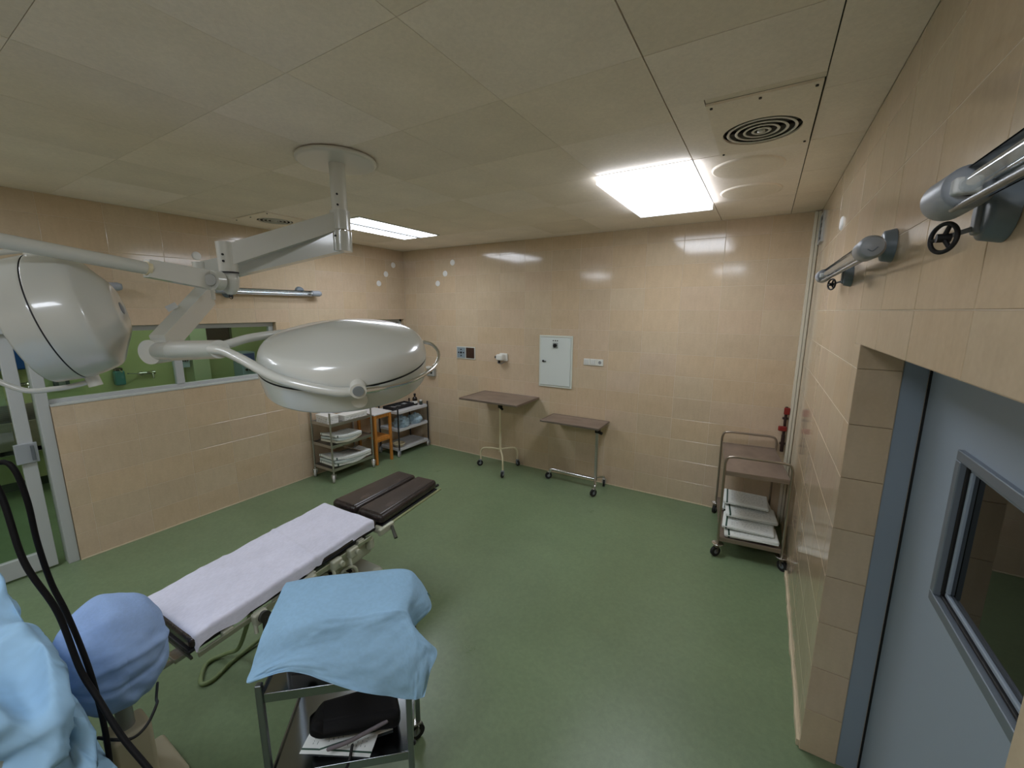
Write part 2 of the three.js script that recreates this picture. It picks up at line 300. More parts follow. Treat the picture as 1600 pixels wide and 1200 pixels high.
// ------------------------------------------------------------------ right-hand door
{
  const d = structGroup('door_1', [0, 0, 0]);
  part(d, 'door_frame', [span(XR + REV, 0.578, 0, HEAD + 0.01, -2.31, -2.232, 0.004), span(XR + REV, 0.578, HEAD - 0.03, HEAD + 0.06, -2.31, -0.7), span(XR + REV, 0.578, 0, HEAD + 0.01, -0.8, -0.7, 0.004)], DOORFRAME);
  const wz0 = -1.80, wz1 = -1.25, wy0 = 1.235, wy1 = 1.715;
  const s = new THREE.Shape(); s.moveTo(-2.262, 0.012); s.lineTo(-0.74, 0.012); s.lineTo(-0.74, HEAD + 0.05); s.lineTo(-2.262, HEAD + 0.05); s.closePath();
  const h = new THREE.Path(); h.moveTo(wz0, wy0); h.lineTo(wz0, wy1); h.lineTo(wz1, wy1); h.lineTo(wz1, wy0); h.closePath(); s.holes.push(h);
  const leaf = new THREE.ExtrudeGeometry(s, { depth: 0.042, bevelEnabled: true, bevelSize: 0.003, bevelThickness: 0.003, bevelSegments: 1 }).rotateY(-PI / 2).translate(0.63, 0, 0);
  part(d, 'seal', [span(0.5775, 0.5885, 0, HEAD, -2.31, -2.226), span(0.5775, 0.5885, HEAD - 0.032, HEAD, -2.226, -0.8)], BLACK);
  part(d, 'door_leaf', leaf, DOORBLUE);
  const fr = (o, i, x0, x1) => [span(x0, x1, wy0 - o, wy0 + i, wz0 - o, wz1 + o, 0.004), span(x0, x1, wy1 - i, wy1 + o, wz0 - o, wz1 + o, 0.004), span(x0, x1, wy0 + i, wy1 - i, wz0 - o, wz0 + i, 0.004), span(x0, x1, wy0 + i, wy1 - i, wz1 - i, wz1 + o, 0.004)];
  part(d, 'window_frame', fr(0.028, 0.006, 0.57, 0.592), std(0x76808a, 0.4, 0.3));
  part(d, 'gasket', fr(-0.006, 0.016, 0.586, 0.6), BLACK);
  part(d, 'glazing_bead', fr(-0.016, 0.03, 0.594, 0.606), DOORFRAME);
  part(d, 'pane', box(0.005, wy1 - wy0 - 0.02, wz1 - wz0 - 0.02, 0.606, (wy0 + wy1) / 2, (wz0 + wz1) / 2), GLASSDARK);
  // dark corridor beyond the door
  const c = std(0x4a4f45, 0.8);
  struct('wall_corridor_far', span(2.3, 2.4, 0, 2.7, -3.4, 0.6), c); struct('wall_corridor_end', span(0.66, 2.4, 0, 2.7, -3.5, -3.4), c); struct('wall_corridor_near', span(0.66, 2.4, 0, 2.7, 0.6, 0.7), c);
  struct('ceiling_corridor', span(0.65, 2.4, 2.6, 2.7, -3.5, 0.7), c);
}

// ------------------------------------------------------------------ left-hand glazing and the scrub room behind it
{
  const w = structGroup('window_1');
  const fx0 = -5.055, fx1 = -5.005;
  part(w, 'window_frame', [span(fx0, fx1, SILL, SILL + 0.045, -2.745, -0.84, 0.004), span(fx0, fx1, LH - 0.05, LH, -2.745, -0.84, 0.004), span(fx0, fx1, SILL + 0.045, LH - 0.05, -2.745, -2.69, 0.004)], FRAMEGREY);
  part(w, 'mullion', span(fx0 - 0.005, fx1 + 0.008, SILL + 0.045, LH - 0.05, -1.80, -1.735, 0.004), FRAMEGREY);
  for (const [a, b] of [[-2.69, -1.80], [-1.735, -0.84]]) part(w, 'pane', box(0.006, LH - SILL - 0.1, b - a, -5.03, (LH + SILL) / 2, (a + b) / 2), GLASS);
  part(w, 'window_sill', span(-5.083, XL + 0.004, SILL - 0.006, SILL + 0.012, -2.745, -0.84, 0.003), std(0xb9bcb8, 0.5));
  const w2 = structGroup('window_2');
  part(w2, 'window_frame', [span(fx0, fx1, SILL, SILL + 0.04, -4.79, -3.985, 0.004), span(fx0, fx1, LH - 0.04, LH, -4.79, -3.985, 0.004), span(fx0, fx1, SILL, LH, -4.79, -4.745, 0.004), span(fx0, fx1, SILL, LH, -4.03, -3.985, 0.004)], FRAMEGREY);
  part(w2, 'pane', box(0.006, LH - SILL - 0.08, 0.72, -5.03, (LH + SILL) / 2, -4.387), phys({ color: 0xd8d8d0, roughness: 0.5, transmission: 0.5, thickness: 0 }));
  part(w2, 'latch', span(-5.0, -4.965, 1.95, 1.985, -4.68, -4.62, 0.006), DARK);
  part(w2, 'window_sill', span(-5.083, XL + 0.004, SILL - 0.006, SILL + 0.012, -4.79, -3.985, 0.003), std(0xb9bcb8, 0.5));
  const d = structGroup('door_2');
  part(d, 'door_post', span(-5.075, -4.955, 0, LH - 0.04, -0.838, -0.768, 0.005), FRAMEGREY);
  part(d, 'head_track', span(-5.083, -4.95, LH - 0.045, LH, -0.838, 1.4, 0.004), FRAMEGREY);
  part(d, 'stile', span(-5.03, -4.985, 0.02, LH - 0.045, -0.715, -0.635, 0.005), FRAMEGREY);
  part(d, 'bottom_rail', span(-5.03, -4.985, 0.02, 0.175, -0.635, 1.3, 0.005), FRAMEGREY);
  part(d, 'far_stile', span(-5.03, -4.985, 0.02, LH - 0.045, 1.3, 1.38, 0.005), FRAMEGREY);
  part(d, 'pane', box(0.008, LH - 0.25, 1.92, -5.008, LH / 2 + 0.06, 0.335), GLASS);
  const hd = part(d, 'handle_plate', span(-4.988, -4.962, 0.95, 1.115, -0.73, -0.605, 0.006), std(0xa4aab0, 0.4, 0.3));
  hd.add(mesh('grip', span(-4.97, -4.95, 0.97, 1.095, -0.71, -0.69, 0.004), std(0x6f767c, 0.4, 0.4)));
  struct('wall_scrub_far', span(-7.75, -7.6, 0, 2.95, -5.05, ZF + 0.15), GREENWALL); struct('wall_scrub_end', span(-7.6, XL - LT, 0, 2.95, -5.15, -5.0), GREENWALL); struct('wall_scrub_near', span(-7.6, XL - LT, 0, 2.95, ZF, ZF + 0.15), GREENWALL);
  struct('ceiling_scrub_room', span(-7.75, XL - LT, 2.9, 3.05, -5.15, ZF + 0.15), CEIL[0]);
  struct('trim_1', span(-7.6, -7.585, 0, 0.1, -5.0, ZF), std(0x2c3a2c, 0.6));
  struct('column_scrub_room', [span(-7.6, -7.3, 0, 2.9, -2.98, -2.76, 0.006)], std(0xc8d8b8, 0.5));
  for (const [x, z, n] of [[-6.3, -2.6, 'nearest the corner'], [-6.3, 0.3, 'nearest the glass door']]) { const t = thing('scrub_room_light', `ceiling lamp of the green scrub room, ${n}, out of direct view`, 'light', [x, 2.9, z]); part(t, 'housing', span(-0.28, 0.28, -0.03, -0.001, -0.6, 0.6), WHITE); part(t, 'diffuser', span(-0.26, 0.26, -0.036, -0.029, -0.57, 0.57), std(0xffffff, 0.6, 0, { emissive: 0xf2ffe8, emissiveIntensity: 2 })); }
  // its fittings
  const s = thing('scrub_sink', 'stainless steel scrub sink seen through the sliding glass door', 'sink', [-7.58, 0, -0.95]);
  part(s, 'basin', [span(0, 0.5, 0.55, 0.62, -0.42, 0.42, 0.01), span(0.46, 0.5, 0.55, 0.92, -0.42, 0.42, 0.006), span(0, 0.5, 0.55, 0.92, -0.42, -0.38, 0.006), span(0, 0.5, 0.55, 0.92, 0.38, 0.42, 0.006)], STEEL);
  part(s, 'splashback', span(0, 0.03, 0.55, 1.05, -0.42, 0.42, 0.004), STEEL);
  part(s, 'tap', [tube([[0.03, 1.12, 0], [0.12, 1.15, 0], [0.22, 1.13, 0], [0.24, 1.05, 0]], 0.012), rod([0.02, 1.12, -0.06], [0.06, 1.12, -0.06], 0.02)], CHROME);
  const b = thing('towel_dispenser', 'blue box on the scrub room wall behind the glass door', 'dispenser', [-7.6, 1.47, -0.85]);
  part(b, 'case', span(0, 0.16, 0, 0.3, -0.4, 0.4, 0.02), std(0x1f57a8, 0.5)); part(b, 'lid', span(0, 0.165, 0.3, 0.32, -0.41, 0.41, 0.006), std(0x2a4a7c, 0.5));
  const q = thing('soap_dispenser', 'teal soap dispenser on the green wall below the near surgical lamp', 'dispenser', [-7.6, 1.14, -1.97]);
  part(q, 'bottle', span(0, 0.1, 0, 0.2, -0.055, 0.055, 0.02), std(0x2f8f94, 0.35)); part(q, 'cap', span(0.01, 0.09, 0.2, 0.24, -0.04, 0.04, 0.01), DARK); part(q, 'lever', rod([0.09, 0.22, 0], [0.2, 0.19, 0], 0.008), CHROME);
  const mixer = (label, z, y, s1) => { const t = thing('wall_mixer', label, 'tap', [-7.6, y, z]); part(t, 'body', [rod([0.04, 0, -0.09], [0.04, 0, 0.09], 0.022), rod([0, 0, -0.07], [0.05, 0, -0.07], 0.03), rod([0, 0, 0.07], [0.05, 0, 0.07], 0.03)], CHROME); part(t, 'spout', tube([[0.05, 0, 0], [0.14, 0.03, 0], [0.24 * s1, 0.01, 0], [0.26 * s1, -0.05, 0]], 0.011), CHROME); part(t, 'lever', [rod([0.05, 0, 0.1], [0.15, 0.03, 0.24], 0.009)], CHROME); };
  mixer('long-lever mixer tap on the green wall, right of the teal dispenser', -2.28, 1.27, 1); mixer('mixer tap on the green wall, lower, under the long-lever one', -2.12, 1.02, 0.9);
  mixer('mixer tap seen between the door stile and the door post', -1.12, 1.28, 0.7);
  const g1 = thing('wall_socket', 'small dark switch box on the green wall left of the window', 'socket', [-7.6, 1.19, -1.42]); part(g1, 'case', span(0, 0.06, 0, 0.12, -0.07, 0.07, 0.01), std(0x4d5550, 0.5)); part(g1, 'rocker', span(0.06, 0.07, 0.03, 0.09, -0.03, 0.03, 0.003), std(0x8b908a, 0.5));
  const cab = (label, z, y0, y1, hw) => { const t = thing('control_panel', label, 'panel', [-7.3, y0, z]); part(t, 'case', span(-0.3, 0, 0, y1 - y0, -hw, hw, 0.01), std(0xa9c0d8, 0.4)); part(t, 'display', span(0, 0.006, (y1 - y0) * 0.72, (y1 - y0) * 0.95, -hw * 0.8, hw * 0.8), std(0x1f57a8, 0.3)); for (const k of [-0.5, 0, 0.5]) part(t, 'knob', rod([0, (y1 - y0) * 0.45, k * hw], [0.02, (y1 - y0) * 0.45, k * hw], hw * 0.17), DARK); };
  cab('pale blue control panel on the scrub room wall, right of the green column', -3.55, 0.95, 1.48, 0.11); cab('small pale blue control panel left of the green column', -2.66, 1.32, 1.55, 0.06);
  const wd = thing('dark_wall_window', 'dark rectangular wall opening right of the green column', 'window', [-7.6, 1.6, -3.22]); part(wd, 'frame', [span(0, 0.03, 0, 0.03, -0.24, 0.24), span(0, 0.03, 0.37, 0.4, -0.24, 0.24), span(0, 0.03, 0.03, 0.37, -0.24, -0.21), span(0, 0.03, 0.03, 0.37, 0.21, 0.24)], std(0x55604a, 0.5)); part(wd, 'pane', span(0, 0.012, 0.03, 0.37, -0.21, 0.21), std(0x1c2016, 0.1));
}
// ------------------------------------------------------------------ fittings on the tiled walls
{
  const discGeo = lathe([[0.0001, 0.011], [0.03, 0.0105], [0.039, 0.007], [0.042, 0]], 28), DISC = std(0xe4e4e2, 0.5);
  const disc = (label, x, y, z, ax, grp) => { const m = solo('wall_disc', label, 'disc', discGeo, DISC, grp); m.position.set(x, y, z); if (ax === 'z') m.rotation.x = PI / 2; else m.rotation.z = ax === '+x' ? -PI / 2 : PI / 2; };
  disc('white disc on the left wall, topmost of its slanting row of three', XL, 2.849, -4.62, '+x', 'white wall discs');
  disc('white disc on the left wall, middle of its slanting row of three', XL, 2.705, -4.468, '+x', 'white wall discs');
  disc('white disc on the left wall, lowest of its slanting row of three', XL, 2.56, -4.324, '+x', 'white wall discs');
  disc('single white disc on the left wall beside the surgical lamp hinge', XL, 2.705, -2.019, '+x', 'white wall discs');
  disc('white disc on the far wall, topmost of its slanting row of three', -3.96, 2.855, ZB, 'z', 'white wall discs');
  disc('white disc on the far wall, middle of its slanting row of three', -4.104, 2.705, ZB, 'z', 'white wall discs');
  disc('white disc on the far wall, lowest of its slanting row of three', -4.252, 2.567, ZB, 'z', 'white wall discs');
  disc('white disc on the right wall, seen edge-on above the far tube lamp', XR, 2.711, -3.339, '-x', 'white wall discs');

  const t = thing('fuse_cabinet', 'flush white electrical cabinet with a small dial on the far wall', 'cabinet', [-2.275, 1.18, ZB]);
  part(t, 'frame', [span(-0.235, 0.235, 0, 0.022, 0, 0.016, 0.003), span(-0.235, 0.235, 0.655, 0.677, 0, 0.016, 0.003), span(-0.235, -0.215, 0.022, 0.655, 0, 0.016, 0.003), span(0.215, 0.235, 0.022, 0.655, 0, 0.016, 0.003)], std(0xd5dad0, 0.4));
  const dr = part(t, 'door', span(-0.212, 0.212, 0.025, 0.652, 0, 0.024, 0.004), std(0xd3dad6, 0.35));
  dr.add(mesh('lock', [rod([-0.17, 0.34, 0.024], [-0.17, 0.34, 0.032], 0.014), box(0.05, 0.01, 0.012, -0.155, 0.338, 0.034)], DARK));
  part(t, 'dial_plate', span(-0.035, 0.035, 0.515, 0.585, 0.02, 0.03, 0.003), std(0x9aa09c, 0.4)); part(t, 'dial', [rod([0, 0.55, 0.03], [0, 0.55, 0.05], 0.024), box(0.012, 0.046, 0.012, 0, 0.55, 0.055)], BLACK);
  for (const x of [-0.03, 0, 0.03]) part(t, 'indicator_lamp', rod([x, 0.612, 0.02], [x, 0.612, 0.03], 0.007), DARK);

  const s = thing('switch_bank', 'row of three white switch and socket plates right of the white cabinet', 'switch', [-1.7625, 1.505, ZB]);
  [-0.085, 0, 0.085].forEach((x, i) => { const p = part(s, 'plate', rbox(0.083, 0.082, 0.012, 0.004, x, 0.041, 0.006), WHITE); if (i < 2) p.add(mesh('rocker', rbox(0.055, 0.055, 0.01, 0.003, x, 0.043, 0.013), std(0xcfd0cc, 0.35))); else { p.add(mesh('socket_well', rod([x, 0.041, 0.011], [x, 0.041, 0.0135], 0.02), std(0x8f9090, 0.5))); p.add(mesh('pin', rod([x, 0.055, 0.012], [x, 0.055, 0.02], 0.004), DARK)); } });

  const k = thing('gas_panel', 'steel wall plate with a five-hole outlet and a brown square inset', 'outlet', [-3.74, 1.46, ZB]);
  part(k, 'plate', rbox(0.345, 0.185, 0.012, 0.004, 0, 0.0925, 0.004), std(0xc6c6bd, 0.4));
  part(k, 'outlet', rbox(0.15, 0.155, 0.012, 0.003, -0.082, 0.094, 0.009), std(0x8fa0ab, 0.35, 0.3)); for (const [a, b] of [[0, 0], [0, 0.045], [0, -0.045], [0.045, 0], [-0.045, 0]]) part(k, 'hole', rod([-0.082 + a, 0.094 + b, 0.014], [-0.082 + a, 0.094 + b, 0.018], a || b ? 0.011 : 0.016), BLACK);
  part(k, 'inset', rbox(0.15, 0.155, 0.01, 0.003, 0.082, 0.094, 0.008), std(0x5d4336, 0.4, 0.3, { map: brushTex }));

  const v = thing('wall_outlet', 'white wall outlet with black plugs between the steel plate and the white cabinet', 'outlet', [-3.09, 1.5, ZB]);
  part(v, 'back_plate', rbox(0.13, 0.11, 0.03, 0.012, 0.02, 0.03, 0.015), WHITE); part(v, 'body', rbox(0.11, 0.085, 0.09, 0.02, -0.005, 0.03, 0.06), std(0xdcdcd4, 0.4)); for (const g of [rod([-0.06, 0.03, 0.07], [-0.085, 0.03, 0.07], 0.017), rod([-0.02, -0.01, 0.07], [-0.02, -0.05, 0.07], 0.016)]) part(v, 'plug', g, BLACK); part(v, 'bracket', tube([[-0.04, 0, 0.05], [-0.05, -0.05, 0.06], [0, -0.06, 0.06], [0.05, -0.03, 0.04]], 0.005, 20, 6), ALU);

  const b = thing('surface_socket', 'grey surface-mounted socket with a white lid behind the lamp handrail', 'socket', [-4.41, 1.148, ZB]);
  part(b, 'case', rbox(0.15, 0.125, 0.06, 0.012, 0, 0.0625, 0.03), std(0x9b9d98, 0.5)); part(b, 'lid', rbox(0.155, 0.035, 0.07, 0.008, 0, 0.138, 0.036), WHITE); part(b, 'hole', rod([0.025, 0.06, 0.058], [0.025, 0.06, 0.064], 0.018), BLACK);

  const c = thing('cable_duct', 'slim white cable duct up the far right corner of the room', 'duct', [XR - 0.052, 0, ZB]);
  part(c, 'channel', span(0, 0.024, 0, CH - 0.01, 0, 0.05, 0.004), std(0xd6cfbc, 0.5)); part(c, 'cover', span(0.027, 0.05, 0, CH - 0.01, 0, 0.054, 0.004), std(0xcdc6b2, 0.5));

  const r = thing('red_pipe_valve', 'dark red valve fitting low on the far wall beside the corner duct', 'valve', [0.268, 0, ZB]);
  part(r, 'pipe', [rod([0, 0.78, 0.03], [0, 1.24, 0.03], 0.012), rod([0, 0.78, 0.03], [0, 0.95, 0.03], 0.016)], std(0x2a1512, 0.5)); for (const g of [rbox(0.075, 0.05, 0.03, 0.01, -0.015, 1.02, 0.05), rbox(0.05, 0.07, 0.025, 0.008, 0.005, 1.2, 0.045)]) part(r, 'lever', g, std(0x7c1d16, 0.45)); for (const y of [1.12, 0.86]) part(r, 'clip', rbox(0.05, 0.02, 0.03, 0.005, 0, y, 0.015), std(0x3a2420, 0.5));

  const a = thing('wall_hatch', 'narrow metal hatch at the top of the right wall by the corner', 'hatch', [XR, 2.76, -4.6]);
  part(a, 'frame', [span(-0.014, 0, 0, 0.02, -0.13, 0.13), span(-0.014, 0, 0.23, 0.25, -0.13, 0.13), span(-0.014, 0, 0.02, 0.23, -0.13, -0.11), span(-0.014, 0, 0.02, 0.23, 0.11, 0.13)], FRAMEGREY); part(a, 'slot', span(-0.006, 0, 0.02, 0.23, -0.11, 0.11), DARK); for (const y of [0.06, 0.12, 0.18]) part(a, 'louvre', box(0.01, 0.012, 0.22, -0.006, y, 0), ALU);
}
// ------------------------------------------------------------------ tube lamps on the side walls
const REFL = std(0xcfd2d2, 0.16, 1, { side: THREE.DoubleSide }), TUBEGLASS = phys({ color: 0xf4f8fa, roughness: 0.05, transmission: 0.85, thickness: 0 }), CAPGREY = std(0x9aa0a8, 0.42), PLATEGREY = std(0x6d7983, 0.4);
function tubeLamp(label, pos, turn, len, grp, far = 0.16, near = 0.23) {      // lies along local z; the wall is at local +x 0.09; brackets near both ends
  const t = thing('tube_lamp', label, 'wall lamp', pos, turn, grp), r = 0.03, h = len / 2;
  const half = (rad, a0, a1) => new THREE.CylinderGeometry(rad, rad, len - 0.2, 28, 1, true, a0, a1 - a0).rotateX(PI / 2);
  part(t, 'reflector', [half(r * 0.96, PI * 0.28, PI * 1.05), half(r, PI * 0.26, PI * 1.07)], REFL);
  part(t, 'tube', rod([-0.006, 0, -h + 0.09], [-0.006, 0, h - 0.09], 0.0125), TUBEGLASS);
  for (const [a, b] of [[r, 0.01], [-0.01, -r]]) part(t, 'rail', rod([a, b, -h + 0.1], [a, b, h - 0.1], 0.005), ALU);
  for (const s of [-1, 1]) {
    const c = part(t, 'end_cap', lathe([[r * 0.5, 0], [r + 0.004, 0], [r + 0.006, 0.1], [r, 0.11], [r * 0.92, 0.122], [0.0001, 0.124]], 32).rotateX(s * PI / 2).translate(0, 0, s * (h - 0.122)), CAPGREY);
    c.add(mesh('logo_ridge', tube([[-0.011, -0.008, s * (h + 0.002)], [0, -0.014, s * (h + 0.003)], [0.012, -0.003, s * (h + 0.002)]], 0.0016, 12, 6), PLATEGREY));
    part(t, 'pin_holder', rbox(0.034, 0.026, 0.03, 0.005, -0.006, 0, s * (h - 0.125)), std(0xd8dada, 0.35));
    const bz = s < 0 ? -(h - far) : h - near;
    part(t, 'wall_plate', lathe([[0.0001, 0.034], [0.036, 0.034], [0.05, 0.028], [0.056, 0]], 32).rotateZ(PI / 2).translate(0.0885, s > 0 ? 0.025 : -0.02, bz), PLATEGREY);
    if (s > 0) { part(t, 'arm', rod([0.06, 0.022, bz], [r - 0.01, 0.008, bz], 0.01), GREY); continue; }
    part(t, 'arm', [rod([0.088, -0.035, bz], [0.014, -0.061, bz], 0.0045), rod([0.085, 0.0, bz], [r - 0.01, 0.005, bz], 0.008), rbox(0.03, 0.06, 0.026, 0.006, 0.062, -0.03, bz)], GREY);
    const hw = part(t, 'hand_wheel', [new THREE.TorusGeometry(0.026, 0.004, 8, 36).rotateY(PI / 2 + 0.5).translate(0.012, -0.062, bz), rod([0.002, -0.062, bz], [0.022, -0.062, bz], 0.008, 0.008, 14)], BLACK);
    hw.add(mesh('spoke', [0, 1, 2].map((k) => { const a = k * 2.094 + 0.4; return rod([0, 0, 0], [0, 0.026 * Math.cos(a), 0.026 * Math.sin(a)], 0.0042, 0.0036, 8).rotateY(0.5).translate(0.012, -0.062, bz); }), BLACK));
  }
  return t;
}
const UVG = 'grey tube lamps along the side walls';
tubeLamp('chrome tube lamp on the right wall, the farther one whose round grey end cap shows', [0.262, 2.375, -2.375], 0, 1.35, UVG, 0.36);
tubeLamp('nearest tube lamp on the right wall, cut off by the picture edge', [0.262, 2.378, -0.43], 0, 1.36, UVG, -0.01);
tubeLamp('tube lamp on the left wall under the lower surgical lamp arm', [-4.854, 2.375, -2.7], PI, 1.2, UVG);
tubeLamp('tube lamp on the left wall mostly hidden behind the near surgical lamp', [-4.854, 2.37, -0.78], PI, 1.2, UVG);

// ------------------------------------------------------------------ ceiling-hung twin surgical lamp
function lampProfile(R, deep) {                                             // an open bell: skirt, groove, cone, crease, cap
  const k = R / 0.35;
  if (deep) return { skirt: [[0.3, -0.128], [0.33, -0.13], [0.338, -0.12], [0.349, -0.01], [0.348, 0]], dome: [[0.346, 0.006], [0.35, 0.012], [0.346, 0.05], [0.33, 0.13], [0.316, 0.163], [0.296, 0.18], [0.25, 0.205], [0.2, 0.235], [0.16, 0.258], [0.13, 0.268], [0.08, 0.272], [0.0001, 0.272]], k };
  return { skirt: [[0.318, -0.098], [0.33, -0.1], [0.338, -0.09], [0.349, -0.01], [0.348, 0]], dome: [[0.346, 0.006], [0.35, 0.012], [0.346, 0.04], [0.334, 0.075], [0.316, 0.097], [0.29, 0.109], [0.22, 0.127], [0.15, 0.144], [0.1, 0.155], [0.06, 0.16], [0.0001, 0.161]], k };
}
function surgicalHead(t, C, n, R, fwd, opts) {
  const { skirt, dome, k } = lampProfile(R, opts.recess), q = new THREE.Quaternion().setFromUnitVectors(V(0, 1, 0), n);
  const place = (g) => g.scale(k, k * (opts.tall ?? 1), k).applyQuaternion(q).translate(C.x, C.y, C.z);
  const sm = (pts) => new THREE.SplineCurve(pts.map(([a, b]) => new THREE.Vector2(a, b))).getPoints(pts.length * 4).map((p) => [Math.max(p.x, 0.0001), p.y]);
  const d = part(t, 'lamp_dome', place(lathe(sm(dome), 96)), ENAMEL);
  d.add(mesh('skirt', place(lathe(skirt, 96)), ENAMEL));
  d.add(mesh('groove', place(lathe([[0.345, -0.004], [0.3455, 0.01]], 96)), DARK));
  d.add(mesh('lens', place(lathe([[0.0001, -0.085], [0.2, -0.088], [0.318, -0.098]], 64)), phys({ color: 0xdfe4e2, roughness: 0.25, transmission: 0.4, thickness: 0 })));
  if (opts.recess) d.add(mesh('vent_cap', place(lathe([[0.0001, 0.276], [0.03, 0.276], [0.036, 0.273], [0.037, 0.268]], 32)), GREY));
}
{
  const t = thing('surgical_lamp', 'white twin-head surgical lamp hanging from the ceiling on jointed arms', 'surgical lamp', [0, 0, 0]);
  const cx = -2.29, cz = -1.73;
  part(t, 'canopy', lathe([[0.0001, 0.012], [0.205, 0.012], [0.226, 0.006], [0.23, -0.006], [0.225, -0.016], [0.21, -0.02], [0.0001, -0.022]].map(([r, y]) => [r, y]), 64).translate(cx, CH - 0.014, cz), ENAMEL2);
  part(t, 'column', [lathe([[0.0001, 0], [0.042, 0], [0.042, -0.03], [0.046, -0.03], [0.046, 0.26], [0.05, 0.28], [0.0001, 0.28]].map(([r, y]) => [r, y]), 40).translate(cx, 2.775, cz)], ENAMEL2);
  for (const y of [2.8, 2.86]) part(t, 'bolt', rod([cx + 0.03, y, cz + 0.034], [cx + 0.034, y, cz + 0.039], 0.006), BLACK);
  const E1 = [-2.603, 0, -1.212], E2 = [-2.86, 0, -1.193];
  const a1 = part(t, 'upper_arm', [rod([cx, 2.772, cz], [cx, 2.664, cz], 0.058, 0.058, 32), beam([cx, 2.718, cz], [E1[0], 2.472, E1[2]], 0.085, 0.1, 0.075, 0.11), rod([E1[0], 2.545, E1[2]], [E1[0], 2.385, E1[2]], 0.05, 0.047, 32)], ENAMEL);
  for (const y of [2.475, 2.44]) a1.add(mesh('screw', rod([E1[0] + 0.03, y, E1[2] + 0.034], [E1[0] + 0.037, y, E1[2] + 0.04], 0.006), BLACK));
  a1.add(mesh('collar', rod([E1[0], 2.386, E1[2]], [E1[0], 2.378, E1[2]], 0.049, 0.049, 32), DARK));
  part(t, 'bearing', rod([cx, 2.664, cz], [cx, 2.652, cz], 0.035, 0.035, 24), CHROME);
  const a2 = part(t, 'lower_arm', [rod([cx, 2.652, cz], [cx, 2.535, cz], 0.06, 0.06, 32), beam([cx, 2.592, cz], [E2[0], 2.388, E2[2]], 0.085, 0.115, 0.08, 0.12), rod([E2[0], 2.45, E2[2]], [E2[0], 2.28, E2[2]], 0.05, 0.047, 32)], ENAMEL);
  for (const [a, b] of [[0.02, 0.055], [-0.01, 0.056]]) a2.add(mesh('screw', rod([cx + a, 2.62, cz + b], [cx + a, 2.62, cz + b + 0.006], 0.006), BLACK));
  // first boom, to the left head
  const P1 = [E1[0] - 0.01, 2.335, E1[2] + 0.02];
  const B0 = [-2.62, 2.333, -1.14], Bm = [-2.56, 2.372, -0.83], B1 = [-2.45, 2.47, -0.1];
  const b1 = part(t, 'long_boom', [lathe([[0.0001, 0.04], [0.044, 0.04], [0.047, 0], [0.04, -0.05], [0.02, -0.08], [0.0001, -0.082]], 28).translate(E1[0], 2.342, E1[2]), beam(B0, Bm, 0.06, 0.1, 0.05, 0.085), rod(Bm, B1, 0.03, 0.028, 24), rod([-2.585, 2.333, -1.155], [-2.575, 2.334, -1.11], 0.052, 0.052, 28)], ENAMEL);
  b1.add(mesh('pivot_cover', rod([-2.585, 2.335, -1.12], [-2.563, 2.335, -1.095], 0.03, 0.03, 24), std(0xb0b2b0, 0.4)));
  b1.add(mesh('band', rod([-2.5622, 2.37, -0.842], [-2.5598, 2.373, -0.826], 0.0345, 0.0345, 24), CREAM));
  // second boom, to the middle head
  const El = [-2.42, 1.985, -0.77];
  const b2 = part(t, 'short_boom', [beam([E2[0] + 0.0, 2.262, E2[2]], [El[0] + 0.01, 2.01, El[2] - 0.02], 0.07, 0.115, 0.06, 0.105), rod([El[0] - 0.012, 1.985, El[2] - 0.05], [El[0] + 0.03, 1.985, El[2] + 0.03], 0.056, 0.056, 28), rod([E2[0], 2.285, E2[2]], [E2[0], 2.235, E2[2]], 0.045, 0.045, 24)], ENAMEL);
  b2.add(mesh('label_plate', box(0.05, 0.03, 0.002, 0, 0, 0).applyQuaternion(new THREE.Quaternion().setFromEuler(new THREE.Euler(0, 0.95, 0.5))).translate(-2.62, 2.19, -0.93), std(0xb8bab6, 0.4)));
  // middle head
  const C2 = V(-1.462, 1.978, -1.09), camP = V(0, 2.18, 0), view = C2.clone().sub(camP).normalize();
  const right = V(-view.z, 0, view.x).normalize(), up = right.clone().cross(view).normalize();
  const n2 = V(0.153, 0.972, 0.179).normalize(), r2 = right.clone().sub(n2.clone().multiplyScalar(right.dot(n2))).normalize(), f2 = r2.clone().cross(n2).normalize();   // f2 points towards the viewer
  const A2 = (a, b, c = 0) => C2.clone().add(r2.clone().multiplyScalar(a)).add(f2.clone().multiplyScalar(b)).add(n2.clone().multiplyScalar(c));
  surgicalHead(t, C2, n2, 0.322, f2, {});
  const root = A2(-0.43, 0, 0.08), elbow = V(...El);
  const yk = part(t, 'yoke', [rod(elbow.clone().lerp(root, 0.1), elbow.clone().lerp(root, 0.36), 0.04, 0.04, 24), rod(elbow.clone().lerp(root, 0.38), root, 0.043, 0.034, 24),
    tube([A2(-0.455, 0.005, 0.083), A2(-0.41, 0.04, 0.085), A2(-0.34, 0.13, 0.08), A2(-0.21, 0.275, 0.048), A2(-0.06, 0.338, 0.012), A2(0.03, 0.345, 0)], 0.0165, 60, 14),
    tube([A2(-0.455, -0.005, 0.083), A2(-0.41, -0.04, 0.085), A2(-0.34, -0.13, 0.08), A2(-0.21, -0.275, 0.048), A2(-0.06, -0.338, 0.012), A2(0.03, -0.345, 0)], 0.0165, 60, 14)], ENAMEL);
  for (const k of [-1, 1]) yk.add(mesh('pivot', rod(A2(0.03, k * 0.297, 0.01), A2(0.03, k * 0.362, 0.01), 0.027, 0.027, 28), ENAMEL2));
  yk.add(mesh('pivot_dial', rod(A2(0.03, 0.361, 0.01), A2(0.03, 0.366, 0.01), 0.019, 0.018, 24), std(0x8f979c, 0.35, 0.4)));
